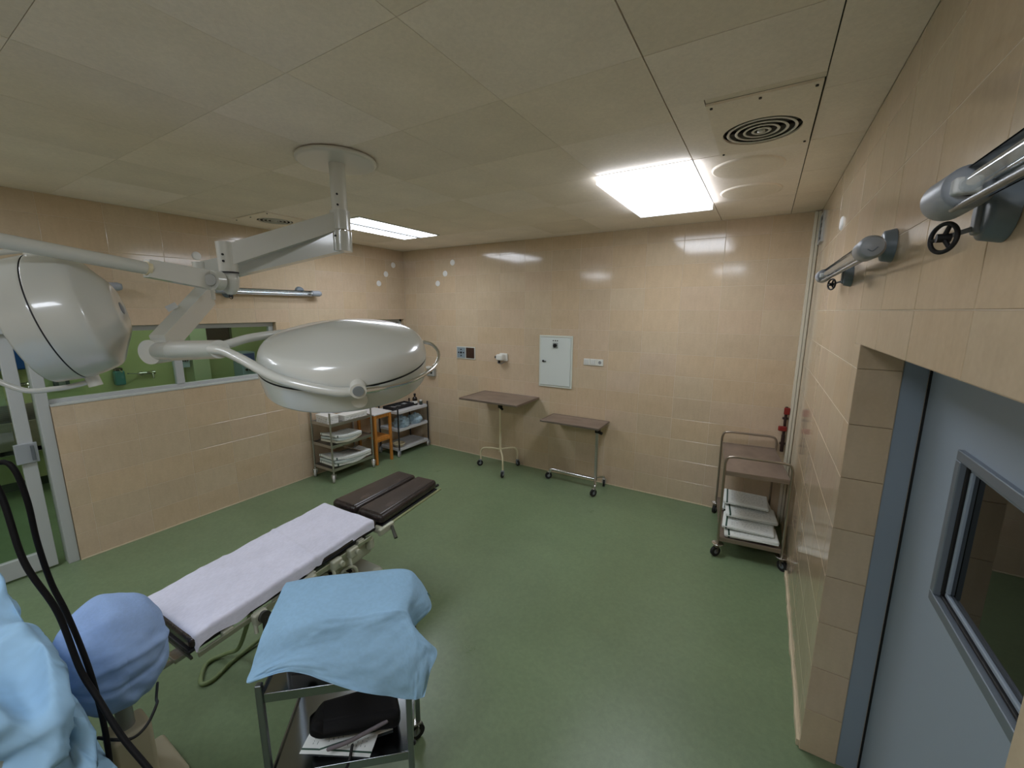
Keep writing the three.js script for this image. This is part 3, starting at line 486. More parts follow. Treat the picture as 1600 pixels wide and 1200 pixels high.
  part(t, 'skirt_bracket', [rod(A2(0.03, 0.285, -0.05), A2(0.03, 0.316, -0.046), 0.03, 0.028, 28)], ENAMEL2);
  part(t, 'hand_rail', [tube([A2(0.05, 0.34, 0), A2(0.13, 0.332, 0), A2(0.23, 0.29, 0), A2(0.325, 0.18, 0.0), A2(0.372, 0.05, 0.005), A2(0.366, -0.05, 0.015), A2(0.325, -0.09, 0.02), A2(0.285, -0.09, 0.02)], 0.0075, 80, 10), rod(A2(0.05, 0.34, 0), A2(0.1, 0.336, 0), 0.013, 0.011)], CHROME);
  // left head
  const C1 = V(-2.722, 2.136, -0.545), v1 = C1.clone().sub(camP).normalize(), ri = V(-v1.z, 0, v1.x).normalize(), u1 = ri.clone().cross(v1).normalize();
  const n1 = V(0.428, 0.217, -0.878).normalize();
  surgicalHead(t, C1, n1, 0.28, ri, { recess: true });
  const ax = V(-0.124, 0.976, 0.18).normalize();      // in the plane of the disc, upright
  const ay = n1.clone().cross(ax).normalize(), A1 = (a, b, c = 0) => C1.clone().add(ax.clone().multiplyScalar(a)).add(ay.clone().multiplyScalar(b)).add(n1.clone().multiplyScalar(c));
  const s1 = Math.sign(ay.dot(v1)) || 1;                                         // ay * s1 points away from the viewer
  const y1 = part(t, 'left_yoke', [tube([A1(-0.3, 0, 0), A1(-0.302, 0, -0.06), A1(-0.297, 0, -0.12), A1(-0.27, 0, -0.22), A1(-0.15, 0, -0.31), A1(0, 0, -0.34)], 0.012, 60, 12), tube([A1(0.3, 0, 0), A1(0.302, 0, -0.06), A1(0.297, 0, -0.12), A1(0.27, 0, -0.22), A1(0.15, 0, -0.31), A1(0, 0, -0.34)], 0.012, 60, 12), tube([A1(0, 0, -0.34), A1(0.03, 0, -0.42), V(-2.7, 2.3, -0.05), V(...B1)], 0.024, 40, 12)], ENAMEL);
  for (const k of [-1, 1]) y1.add(mesh('pivot', rod(A1(k * 0.272, 0, 0.01), A1(k * 0.325, 0, 0.01), 0.026, 0.026, 28), ENAMEL2));
}

// ------------------------------------------------------------------ cloth
function boxDrape(a, b, h, over, opt = {}) {           // a cloth over a box of half sizes a, b; over = [left, right, back, front] overhang
  const { nu = 70, nv = 70, fold = 0.012, ff = 16, r = 0.02, wr = 0.003, flare = 0.06, hem = () => 0, creases = [] } = opt;
  return grid(nu, nv, (u, v) => {
    const s = -(a + over[0]) + (2 * a + over[0] + over[1]) * u, t = -(b + over[2]) + (2 * b + over[2] + over[3]) * v;
    const cx = Math.max(-a + r, Math.min(a - r, s)), cz = Math.max(-b + r, Math.min(b - r, t)), ex = s - cx, ez = t - cz, e = Math.hypot(ex, ez);
    let x = cx, y = h, z = cz;
    const n1 = vnoise(s * 9, t * 9, 5), n2 = vnoise(s * 25, t * 25, 9);
    if (e > 1e-6) {
      const dx = ex / e, dz = ez / e, arc = r * PI / 2, out = e < arc ? r * Math.sin(e / r) : r + (e - arc) * flare, down = e < arc ? r * (1 - Math.cos(e / r)) : r + (e - arc);
      const w = Math.min(1, Math.max(0, (e - arc) / 0.12)), per = Math.abs(dx) > Math.abs(dz) ? t : s;
      const f = fold * w * (Math.sin(per * ff + 3 * n1) + 0.6 * Math.sin(per * ff * 2.3 + 2));
      x += dx * (out + f); z += dz * (out + f); y -= down * (1 - hem(s, t) * w);
    }
    for (const [c0, sl, wd, amp] of creases) y += amp * Math.exp(-Math.pow((t - c0 - sl * s) / wd, 2));
    return [x, y + wr * n1 + wr * 0.5 * n2, z];
  });
}

// ------------------------------------------------------------------ operating table
const TILT = 0.063;
const tableM = new THREE.Matrix4().makeTranslation(0, 0.69, 0).multiply(new THREE.Matrix4().makeRotationX(TILT));
const TP = [-2.452, 0, -1.215], TR = 0.037;
{
  const t = thing('operating_table', 'black padded operating table, tilted, with steel side rails', 'operating table', TP, TR);
  const top = (g) => merge(g).clone().applyMatrix4(tableM);
  part(t, 'mattress', top(rbox(0.53, 0.06, 1.15, 0.022, 0, -0.036, 0.0, 3)), LEATHER);
  part(t, 'top_plate', top(span(-0.255, 0.255, -0.085, -0.067, -0.57, 0.585, 0.006)), DARK);
  part(t, 'frame_panel', top([span(-0.2, 0.2, -0.13, -0.086, -0.5, 0.5, 0.01)]), std(0x3a1c18, 0.5));
  const RAILM = std(0xaeb09a, 0.35, 0.7), IVORY = std(0xb6b8a4, 0.4, 0.2);
  for (const s of [-1, 1]) {
    part(t, 'side_rail', top(span(s * 0.283 - 0.006, s * 0.283 + 0.006, -0.105, -0.078, -0.5, 0.56, 0.003)), RAILM);
    for (const z of [-0.42, -0.05, 0.42]) part(t, 'rail_bracket', top(span(Math.min(s * 0.235, s * 0.28), Math.max(s * 0.235, s * 0.28), -0.1, -0.07, z - 0.025, z + 0.025, 0.005)), IVORY);
  }
  part(t, 'head_bar', top([span(-0.27, 0.27, -0.105, -0.09, 0.575, 0.587, 0.003)]), std(0x4a4a42, 0.4, 0.6));
  part(t, 'head_clip', top([span(0.12, 0.2, -0.128, -0.105, 0.56, 0.625, 0.004), span(0.15, 0.17, -0.14, -0.12, 0.61, 0.66, 0.004)]), STEEL);
  for (const [z, sx] of [[0.28, 0.305], [-0.02, 0.3], [-0.2, 0.305], [-0.33, 0.3]]) part(t, 'clamp', top([rbox(0.04, 0.07, 0.075, 0.012, sx - 0.005, -0.1, z), rod([sx, -0.1, z - 0.02], [sx + 0.035, -0.1, z - 0.02], 0.016), rod([sx, -0.12, z + 0.03], [sx + 0.02, -0.16, z + 0.04], 0.01)]), IVORY);
  part(t, 'clamp_lever', top([rod([0.335, -0.09, 0.27], [0.36, -0.23, 0.29], 0.015, 0.02), rod([0.3, -0.1, 0.27], [0.345, -0.09, 0.27], 0.03, 0.03, 24)]), std(0x3c3c36, 0.4, 0.5));
  part(t, 'hand_crank', top([new THREE.TorusGeometry(0.055, 0.011, 10, 32).rotateY(PI / 2 - 0.3).translate(0.29, -0.24, -0.28), rod([0.2, -0.24, -0.28], [0.3, -0.24, -0.28], 0.012)]), IVORY);
  part(t, 'gear_box', top([rbox(0.14, 0.12, 0.3, 0.03, 0.18, -0.18, -0.38), rbox(0.1, 0.07, 0.26, 0.02, 0.2, -0.2, -0.05), rod([0.22, -0.15, -0.52], [0.22, -0.15, 0.2], 0.016)]), IVORY);
  part(t, 'hinge', top([rod([0.235, -0.09, -0.585], [0.31, -0.09, -0.585], 0.026), rbox(0.03, 0.05, 0.14, 0.01, 0.3, -0.09, -0.62), rbox(0.06, 0.09, 0.06, 0.02, 0.25, -0.15, -0.5)]), IVORY);
  part(t, 'hinge_lever', top([rod([0.315, -0.09, -0.66], [0.39, -0.14, -0.62], 0.011, 0.013)]), std(0x4a4a42, 0.4, 0.5));
  for (const s of [-1, 1]) {                              // two leg pads narrowing to the foot
    const g = new RoundedBoxGeometry(0.258, 0.08, 0.68, 4, 0.036), p = g.attributes.position;
    for (let i = 0; i < p.count; i++) { const k = 0.5 - p.getZ(i) / 0.68; p.setX(i, (p.getX(i) + s * 0.141) * (1 - 0.17 * k)); p.setY(i, p.getY(i) + 0.006 * vnoise(p.getX(i) * 12, p.getZ(i) * 8, s + 4) * (p.getY(i) > 0 ? 1 : 0)); }
    g.computeVertexNormals();
    const lm = new THREE.Matrix4().makeTranslation(0, 0.735, -0.605).multiply(new THREE.Matrix4().makeRotationX(0.02)).multiply(new THREE.Matrix4().makeTranslation(0, -0.045, -0.345));
    part(t, 'leg_pad', g.applyMatrix4(lm), LEATHER);
    const plate = new RoundedBoxGeometry(0.25, 0.014, 0.67, 2, 0.005), q = plate.attributes.position;
    for (let i = 0; i < q.count; i++) q.setX(i, (q.getX(i) + s * 0.141) * (1 - 0.17 * (0.5 - q.getZ(i) / 0.68)));
    part(t, 'leg_plate', plate.translate(0, -0.047, 0).applyMatrix4(lm), DARK);
    part(t, 'leg_rail', rod([s * 0.287, -0.045, 0.32], [s * 0.245, -0.045, -0.35], 0.011).scale(1, 1, 1).applyMatrix4(lm), std(0x9aa27c, 0.4, 0.4));
    part(t, 'leg_knob', rod([s * 0.2, -0.03, -0.34], [s * 0.2, -0.03, -0.375], 0.012).applyMatrix4(lm), DARK);
  }
  part(t, 'column', [rbox(0.2, 0.3, 0.28, 0.04, 0.0, 0.45, -0.3), rbox(0.15, 0.12, 0.2, 0.02, 0, 0.55, -0.3)], std(0x8d9184, 0.4, 0.4));
  part(t, 'column_bellows', [0.34, 0.365, 0.39, 0.415].map((y) => rbox(0.24, 0.018, 0.32, 0.008, 0, y, -0.3)), RUBBER);
  part(t, 'base_cover', [rbox(0.46, 0.2, 0.6, 0.05, 0.04, 0.235, -0.33, 3)], std(0xa7ab9c, 0.42));
  part(t, 'base_plinth', [rbox(0.42, 0.11, 0.56, 0.02, 0.04, 0.085, -0.33)], RUBBER);
  for (const [x, z] of [[-0.13, -0.1], [0.2, -0.1], [-0.13, -0.56], [0.2, -0.56]]) part(t, 'foot', rod([x, 0, z], [x, 0.04, z], 0.035), RUBBER);
  part(t, 'foot_pedal', [rbox(0.09, 0.02, 0.05, 0.008, 0.31, 0.06, -0.3), rod([0.24, 0.07, -0.3], [0.29, 0.065, -0.3], 0.012)], STEEL);

  // the white sheet on it
  const sh = boxDrape(0.268, 0.558, 0.008, [0.016, 0.062, 0.008, 0.055], { nu: 90, nv: 140, r: 0.018, fold: 0.006, ff: 24, wr: 0.004, flare: 0.05, creases: [[-0.12, 0.1, 0.012, 0.007], [0.16, -0.5, 0.02, 0.004], [0.32, 0.6, 0.015, 0.004]], hem: (s, t) => (s > 0.2 ? Math.max(0, Math.min(1, (-0.12 - t) / 0.02)) * 0.9 * (t > -0.36 ? 1 : 0.35) : 0) + (s > 0.2 && t > 0.3 ? 0.25 * Math.sin(t * 30) : 0) });
  const m = solo('sheet', 'white cloth sheet laid over the operating table', 'sheet', sh.applyMatrix4(tableM), SHEET);
  m.position.set(...TP); m.rotation.y = TR;
}
solo('hose', 'pale green flat hose looping on the floor below the head of the operating table', 'hose', tube([[-2.3, 0.56, -1.0], [-2.42, 0.35, -1.0], [-2.56, 0.14, -1.0], [-2.72, 0.03, -0.99], [-2.76, 0.012, -0.9], [-2.64, 0.012, -0.82], [-2.6, 0.012, -0.86], [-2.64, 0.012, -0.98], [-2.66, 0.016, -1.1], [-2.66, 0.03, -1.18], [-2.64, 0.055, -1.23]], 0.012, 120, 10), std(0x7f9163, 0.5));

// ------------------------------------------------------------------ castors
function castor(parent, x, z, top, r, opt = {}) {
  const { wheel = RUBBER, fork = CHROME, a = rr(-1.2, 1.2), disc = false } = opt, w = r * 0.5;
  const rot = (g) => g.rotateY(a).translate(x, 0, z), off = r * 0.35;
  const c = part(parent, 'castor', [rot(rod([0, r * 2.05, 0], [0, top, 0], r * 0.22)), rot(rbox(w + 0.014, 0.012, r * 0.9, 0.004, 0, r * 2.06, off * 0.5)), ...[-1, 1].map((s) => rot(beam([s * (w / 2 + 0.006), r * 2.05, off * 0.4], [s * (w / 2 + 0.006), r, off], r * 0.5, 0.005, r * 0.35, 0.005)))], fork);
  c.add(mesh('wheel', rot(new THREE.CylinderGeometry(r, r, w, 28).rotateZ(PI / 2).translate(0, r, off)), wheel));
  c.add(mesh('hub', rot(new THREE.CylinderGeometry(r * 0.45, r * 0.45, w + 0.004, 20).rotateZ(PI / 2).translate(0, r, off)), GREY));
  if (disc) c.add(mesh('bumper_disc', lathe([[0.01, 0.004], [0.045, 0.003], [0.05, 0], [0.045, -0.003], [0.01, -0.004]], 32).translate(x, top - 0.02, z), CHROME));
}

// ------------------------------------------------------------------ two instrument tables at the far wall
{
  const t = thing('instrument_table', 'taller instrument table on a cream pole with three curved legs', 'table', [-2.95, 0, -4.55], 0, 'instrument tables at the far wall');
  part(t, 'tray', [span(-0.45, 0.44, 1.005, 1.018, -0.275, 0.31, 0.004)], DULLSTEEL);
  part(t, 'tray_rim', [span(-0.455, 0.445, 0.996, 1.022, 0.304, 0.314, 0.003), span(-0.455, 0.445, 0.996, 1.022, -0.28, -0.27, 0.003), span(-0.455, -0.445, 0.996, 1.022, -0.27, 0.304, 0.003), span(0.435, 0.445, 0.996, 1.022, -0.27, 0.304, 0.003)], std(0x8d8078, 0.4, 0.8));
  part(t, 'tray_support', [rbox(0.16, 0.02, 0.16, 0.006, 0, 0.99, 0), rod([0, 0.9, 0], [0, 0.985, 0], 0.022)], std(0x6e665f, 0.4, 0.7));
  part(t, 'pole', rod([0, 0.28, 0], [0, 0.92, 0], 0.0145), CREAM);
  part(t, 'clamp_knob', [rbox(0.05, 0.055, 0.05, 0.01, 0, 0.9, 0), rod([0.02, 0.88, 0.02], [0.06, 0.87, 0.04], 0.016)], BLACK);
  part(t, 'hub', rod([0, 0.25, 0], [0, 0.31, 0], 0.022), CREAM);
  for (const [x, z] of [[-0.31, 0.03], [0.18, 0.22], [0.13, -0.24]]) {
    part(t, 'leg', tube([[0, 0.29, 0], [x * 0.5, 0.285, z * 0.5], [x * 0.86, 0.265, z * 0.86], [x, 0.2, z], [x, 0.1, z]], 0.0115, 40, 10), CREAM);
    castor(t, x, z, 0.115, 0.042, { fork: GREY });
  }
  const k = thing('instrument_table', 'lower instrument table with a chrome post at one end and a floor bar', 'table', [-1.6, 0, -4.62], 0, 'instrument tables at the far wall');
  part(k, 'tray', [span(-0.675, 0.08, 0.818, 0.83, -0.185, 0.195, 0.004)], DULLSTEEL);
  part(k, 'tray_rim', [span(-0.68, 0.085, 0.81, 0.834, 0.19, 0.2, 0.003), span(-0.68, 0.085, 0.81, 0.834, -0.19, -0.18, 0.003), span(-0.68, -0.67, 0.81, 0.834, -0.18, 0.19, 0.003), span(0.075, 0.085, 0.81, 0.834, -0.18, 0.19, 0.003)], std(0x8d8078, 0.4, 0.8));
  part(k, 'tray_arm', [rbox(0.5, 0.02, 0.06, 0.006, -0.2, 0.805, 0), rod([0.01, 0.74, 0], [0.01, 0.8, 0], 0.03)], std(0x55504a, 0.4, 0.7));
  part(k, 'post', rbox(0.034, 0.68, 0.034, 0.008, 0, 0.45, 0), STEEL);
  part(k, 'clamp_knob', [rbox(0.05, 0.05, 0.05, 0.01, 0, 0.745, 0), rod([0.02, 0.74, 0.02], [0.07, 0.73, 0.03], 0.018)], BLACK);
  part(k, 'floor_bar', [rod([0, 0.13, 0], [-0.59, 0.135, 0], 0.018), tube([[-0.57, 0.135, 0], [-0.61, 0.13, 0], [-0.625, 0.1, 0]], 0.017, 20, 12)], CHROME);
  part(k, 'cross_bar', tube([[0.06, 0.09, 0.195], [0.055, 0.13, 0.16], [0, 0.145, 0], [0.055, 0.13, -0.13], [0.06, 0.09, -0.155]], 0.014, 50, 12), CHROME);
  for (const [x, z] of [[-0.625, 0], [0.06, 0.195], [0.06, -0.155]]) castor(k, x, z, 0.12, 0.045, { fork: STEEL });
}

// ------------------------------------------------------------------ steel trolley at the right wall
{
  const t = thing('trolley', 'steel two-shelf trolley with rounded end handles against the right wall', 'trolley', [0.022, 0, -4.325], 0.106);
  const SM = std(0x9d9386, 0.3, 0.9);
  for (const [z, top] of [[0.445, 0.945], [-0.445, 0.925]]) part(t, 'end_frame', tube([[-0.245, 0.13, z], [-0.245, 0.5, z], [-0.245, top - 0.07, z], [-0.225, top - 0.012, z], [-0.17, top, z], [0, top, z], [0.17, top, z], [0.225, top - 0.012, z], [0.245, top - 0.07, z], [0.245, 0.5, z], [0.245, 0.13, z]], 0.0105, 160, 10, 0.2), SM);
  for (const [y, m] of [[0.79, DULLSTEEL], [0.165, DULLSTEEL]]) part(t, 'shelf', [span(-0.235, 0.235, y, y + 0.008, -0.44, 0.44), span(-0.237, 0.237, y - 0.022, y + 0.018, 0.436, 0.442, 0.002), span(-0.237, 0.237, y - 0.022, y + 0.018, -0.442, -0.436, 0.002), span(-0.239, -0.233, y - 0.022, y + 0.018, -0.44, 0.44, 0.002), span(0.233, 0.239, y - 0.022, y + 0.018, -0.44, 0.44, 0.002)], m);
  for (const [x, z] of [[-0.245, 0.445], [0.245, 0.445], [-0.245, -0.445], [0.245, -0.445]]) castor(t, x, z, 0.14, 0.046, { disc: true, fork: SM });
  // sterile packs lying on the lower shelf
  const pack = (label, x, y, z, turn, w, d, tx = 0) => {
    const g = new RoundedBoxGeometry(w, 0.036, d, 3, 0.016), p = g.attributes.position, u = g.attributes.uv;
    for (let i = 0; i < p.count; i++) { u.setXY(i, p.getX(i) / w + 0.5, 0.5 - p.getZ(i) / d); p.setY(i, p.getY(i) + 0.007 * vnoise(p.getX(i) * 14, p.getZ(i) * 14, y * 50) + 0.01 * Math.sin(p.getX(i) * 9 + y * 30)); }
    g.computeVertexNormals();
    const t2 = thing('paper_pack', label, 'pack', [0.022 + x, y, -4.325 + z], turn, 'paper packs on the steel trolley'); t2.rotation.x = tx;
    part(t2, 'wrapper', g, PAPER); part(t2, 'seal_strip', rbox(w * 0.96, 0.004, 0.02, 0.001, 0, 0.001, d / 2), std(0xc9cfca, 0.7));
  };
  pack('paper pack nearest the front rail of the steel trolley, lowest in the pile', 0.045, 0.205, 0.29, 0.1, 0.42, 0.27);
  pack('paper pack second from the bottom at the front of the steel trolley', 0.02, 0.254, 0.22, 0.02, 0.41, 0.28, 0.05);
  pack('paper pack in the middle of the pile on the steel trolley', 0.03, 0.305, 0.08, 0.12, 0.42, 0.28, 0.03);
  pack('paper pack just under the topmost one on the steel trolley', 0.0, 0.27, -0.21, 0.16, 0.4, 0.25, -0.04);
  pack('topmost paper pack at the back of the pile on the steel trolley', -0.02, 0.358, -0.07, 0.06, 0.38, 0.3, 0.02);
  pack('paper pack lying flat at the very back of the steel trolley', -0.03, 0.215, -0.24, 0.05, 0.4, 0.28);
}

// ------------------------------------------------------------------ corner carts on the left
function cart(label, pos, w, d, H2, shelves, shelfMat, postMat, cas, turn = 0) {
  const t = thing('cart', label, 'cart', pos, turn);
  for (const [x, z] of [[-w, -d], [w, -d], [-w, d], [w, d]]) { part(t, 'post', [rod([x, 0.1, z], [x, H2, z], 0.0115), new THREE.SphereGeometry(0.014, 10, 8).translate(x, H2, z)], postMat); castor(t, x, z, 0.13, cas.r, { wheel: cas.mat, fork: cas.fork, a: cas.a }); }
  for (const y of shelves) part(t, 'shelf', [span(-w, w, y, y + 0.008, -d, d), span(-w, w, y - 0.018, y + 0.02, d - 0.003, d + 0.003), span(-w, w, y - 0.018, y + 0.02, -d - 0.003, -d + 0.003), span(-w - 0.003, -w + 0.003, y - 0.018, y + 0.02, -d, d), span(w - 0.003, w + 0.003, y - 0.018, y + 0.02, -d, d)], shelfMat);
  return t;
}
const boxPrint = canvasTex(128, 128, (c, w, h) => { c.fillStyle = '#dfe0dd'; c.fillRect(0, 0, w, h); c.fillStyle = '#4a4c50'; for (let k = 0; k < 26; k++) c.fillRect((k * 37) % 120, (k * 53) % 120, 6 + (k * 5) % 9, 3 + (k % 3)); });
const PRINT = std(0xffffff, 0.6, 0, { map: boxPrint });
{
  cart('steel three-shelf cart at the left of the corner group, loaded with cartons and papers', [-4.715, 0, -3.375], 0.195, 0.315, 0.9, [0.15, 0.46, 0.74], STEEL, STEEL, { r: 0.05, mat: std(0xb9b9b2, 0.6), fork: CHROME, a: 0.9 });
  const carton = (label, x, y, z, w, h, d, turn) => { const t = thing('carton', label, 'carton', [x, y, z], turn, 'printed white cartons on the corner cart'); part(t, 'body', rbox(w, h, d, 0.004, 0, h / 2, 0), PRINT); part(t, 'lid', rbox(w + 0.006, 0.03, d + 0.006, 0.003, 0, h - 0.012, 0), std(0xe2e2de, 0.6)); };
  carton('printed white carton on the top shelf of the steel corner cart, nearest the wood stand', -4.62, 0.748, -3.46, 0.17, 0.075, 0.36, 0.05);
  carton('printed white carton at the near end of the top shelf of the steel corner cart', -4.7, 0.748, -3.15, 0.26, 0.1, 0.15, -0.05);
  const paperStack = (label, x, y, z, w, h, d, turn, curl, mat) => {
    const t = thing('paper_stack', label, 'papers', [x, y, z], turn);
    const sheet = (k, dy) => { const g = new THREE.BoxGeometry(w, h / 3, d, 10, 1, 16), p = g.attributes.position; for (let i = 0; i < p.count; i++) p.setY(i, p.getY(i) + dy + curl * Math.pow(Math.abs(p.getZ(i) / d + 0.1 * k), 2) * 2 + 0.006 * vnoise(p.getX(i) * 12, p.getZ(i) * 10, k)); g.computeVertexNormals(); return g; };
    part(t, 'lower_bundle', sheet(0, h * 0.17 + 0.002), mat); part(t, 'middle_bundle', sheet(1, h * 0.5 + 0.002).rotateY(0.05), std(0xbfcac8, 0.8)); part(t, 'upper_bundle', sheet(2, h * 0.84 + 0.002).rotateY(-0.04), PAPER);
  };
  paperStack('stack of papers with a turned-up end on the bottom shelf of the steel corner cart', -4.66, 0.172, -3.36, 0.3, 0.09, 0.58, 0.02, 0.06, PAPER);
  paperStack('crumpled paper bundle on the middle shelf of the steel corner cart', -4.64, 0.482, -3.3, 0.28, 0.08, 0.42, 0.1, 0.05, std(0xcfcdbd, 0.8));
  const lean = thing('board', 'brown board leaning over the papers on the bottom shelf of the steel corner cart', 'board', [-4.7, 0.33, -3.42], 0.1); lean.rotation.x = -0.5;
  part(lean, 'panel', rbox(0.26, 0.012, 0.3, 0.004), std(0x6f6152, 0.7)); part(lean, 'edge_tape', rbox(0.265, 0.016, 0.02, 0.004, 0, 0, 0.15), std(0x8c7b66, 0.7));

  const s = thing('wood_stand', 'orange wooden stand with a white top between the two corner carts', 'stand', [-4.69, 0, -3.885]);
  for (const [x, z] of [[-0.17, -0.135], [0.17, -0.135], [-0.17, 0.135], [0.17, 0.135]]) part(s, 'leg', rbox(0.036, 0.72, 0.036, 0.006, x, 0.36, z), WOOD);
  part(s, 'apron', [rbox(0.34, 0.05, 0.02, 0.004, 0, 0.695, 0.135), rbox(0.34, 0.05, 0.02, 0.004, 0, 0.695, -0.135), rbox(0.02, 0.05, 0.27, 0.004, -0.17, 0.695, 0), rbox(0.02, 0.05, 0.27, 0.004, 0.17, 0.695, 0)], WOOD);
  part(s, 'top', rbox(0.39, 0.02, 0.315, 0.005, 0, 0.732, 0), std(0xd7d8da, 0.4));
  part(s, 'shelf', rbox(0.34, 0.018, 0.27, 0.004, 0, 0.37, 0), std(0xffffff, 0.45, 0, { map: woodTex })); part(s, 'shelf_rail', rbox(0.018, 0.04, 0.27, 0.004, 0.17, 0.345, 0), WOOD);

  cart('white-shelved cart in the far left corner with blue bags on its middle shelf', [-4.7, 0, -4.475], 0.2, 0.315, 0.73, [0.1, 0.4, 0.67], std(0xcfd0d2, 0.4), std(0x3c3a3a, 0.35, 0.7), { r: 0.042, mat: std(0xa9a9a4, 0.6), fork: GREY, a: 0.5 });
  const bag = (label, x, y, z, r, sd) => {
    const g = new THREE.IcosahedronGeometry(r, 5), p = g.attributes.position; for (let i = 0; i < p.count; i++) { const v = V(p.getX(i), p.getY(i), p.getZ(i)).normalize(), k = 1 + 0.3 * vnoise(v.x * 2.3 + sd, v.y * 2.3, v.z * 2.3) + 0.12 * vnoise(v.x * 7 + sd, v.y * 7, v.z * 7); p.setXYZ(i, v.x * r * k, Math.max(-r * 0.55, v.y * r * k * 0.9), v.z * r * k); }
    g.computeVertexNormals(); const t = thing('plastic_bag', label, 'bag', [x, y + r * 0.56, z], 0, 'blue plastic bags on the corner cart'); part(t, 'film', g, BAG);
    part(t, 'contents', new THREE.IcosahedronGeometry(r * 0.6, 2).scale(1, 0.75, 1).translate(0, -r * 0.05, 0), std(0x7ba7c4, 0.7)); part(t, 'knot', tube([[0, r * 0.7, 0], [0.01, r * 0.95, 0.01], [0.03, r * 1.02, 0.0]], 0.009, 14, 8), BAG);
  };
  bag('blue plastic bag on the corner cart, the left one nearer the wood stand', -4.64, 0.41, -4.36, 0.115, 3); bag('blue plastic bag on the corner cart, the right one nearer the far wall', -4.62, 0.41, -4.61, 0.105, 11);
  const bw = thing('bowl', 'cream bowl on the bottom shelf of the white-shelved corner cart', 'bowl', [-4.62, 0.109, -4.27]); part(bw, 'body', lathe([[0.0001, 0.0], [0.05, 0], [0.085, 0.05], [0.09, 0.055], [0.08, 0.05], [0.045, 0.012], [0.0001, 0.01]], 32), CREAM); part(bw, 'rim', new THREE.TorusGeometry(0.088, 0.005, 8, 36).rotateX(PI / 2).translate(0, 0.054, 0), CREAM);
  const bt = thing('bottle', 'dark brown bottle with a white label on top of the white-shelved corner cart', 'bottle', [-4.66, 0.679, -4.68]); part(bt, 'body', lathe([[0.0001, 0], [0.038, 0], [0.04, 0.004], [0.04, 0.1], [0.03, 0.125], [0.015, 0.135], [0.015, 0.16], [0.0001, 0.16]], 28), phys({ color: 0x1c120c, roughness: 0.15 })); part(bt, 'label', lathe([[0.0405, 0.03], [0.0408, 0.032], [0.0408, 0.07], [0.0405, 0.072]], 28), WHITE); part(bt, 'cap', rod([0, 0.16, 0], [0, 0.185, 0], 0.018), BLACK);
  const jr = thing('jar', 'small dark jar beside the brown bottle on the white-shelved corner cart', 'jar', [-4.6, 0.679, -4.75]); part(jr, 'body', lathe([[0.0001, 0], [0.026, 0], [0.028, 0.05], [0.02, 0.06], [0.0001, 0.06]], 24), std(0x35423a, 0.3)); part(jr, 'lid', rod([0, 0.06, 0], [0, 0.078, 0], 0.023), std(0xd6d6d0, 0.5));
  const tr = thing('instrument_tray', 'long white tray with a dark rim on top of the white-shelved corner cart', 'tray', [-4.75, 0.679, -4.42]); part(tr, 'base', rbox(0.2, 0.02, 0.42, 0.006, 0, 0.012, 0), std(0xd9dade, 0.4)); part(tr, 'rim', [rbox(0.012, 0.05, 0.44, 0.004, -0.105, 0.026, 0), rbox(0.012, 0.05, 0.44, 0.004, 0.105, 0.026, 0), rbox(0.21, 0.05, 0.012, 0.004, 0, 0.026, 0.215), rbox(0.21, 0.05, 0.012, 0.004, 0, 0.026, -0.215)], DARK);
  for (let k = 0; k < 4; k++) { const i = solo('instrument', ['dark scissors-like instrument nearest the near end of the white tray', 'dark instrument second from the near end of the white tray', 'dark instrument third from the near end of the white tray', 'dark instrument at the far end of the white tray'][k], 'instrument', [rod([-0.07, 0, 0], [0.06, 0.004, 0.02], 0.006), new THREE.TorusGeometry(0.016, 0.004, 8, 18).rotateX(PI / 2).translate(-0.085, 0, 0), rod([-0.07, 0, 0.02], [0.06, 0.004, 0.0], 0.006), new THREE.TorusGeometry(0.016, 0.004, 8, 18).rotateX(PI / 2).translate(-0.085, 0, 0.03)], std(0x33383a, 0.3, 0.7), 'instruments in the white tray'); i.position.set(-4.75, 0.708, -4.28 - k * 0.09); i.rotation.y = 0.2 * k; }
}

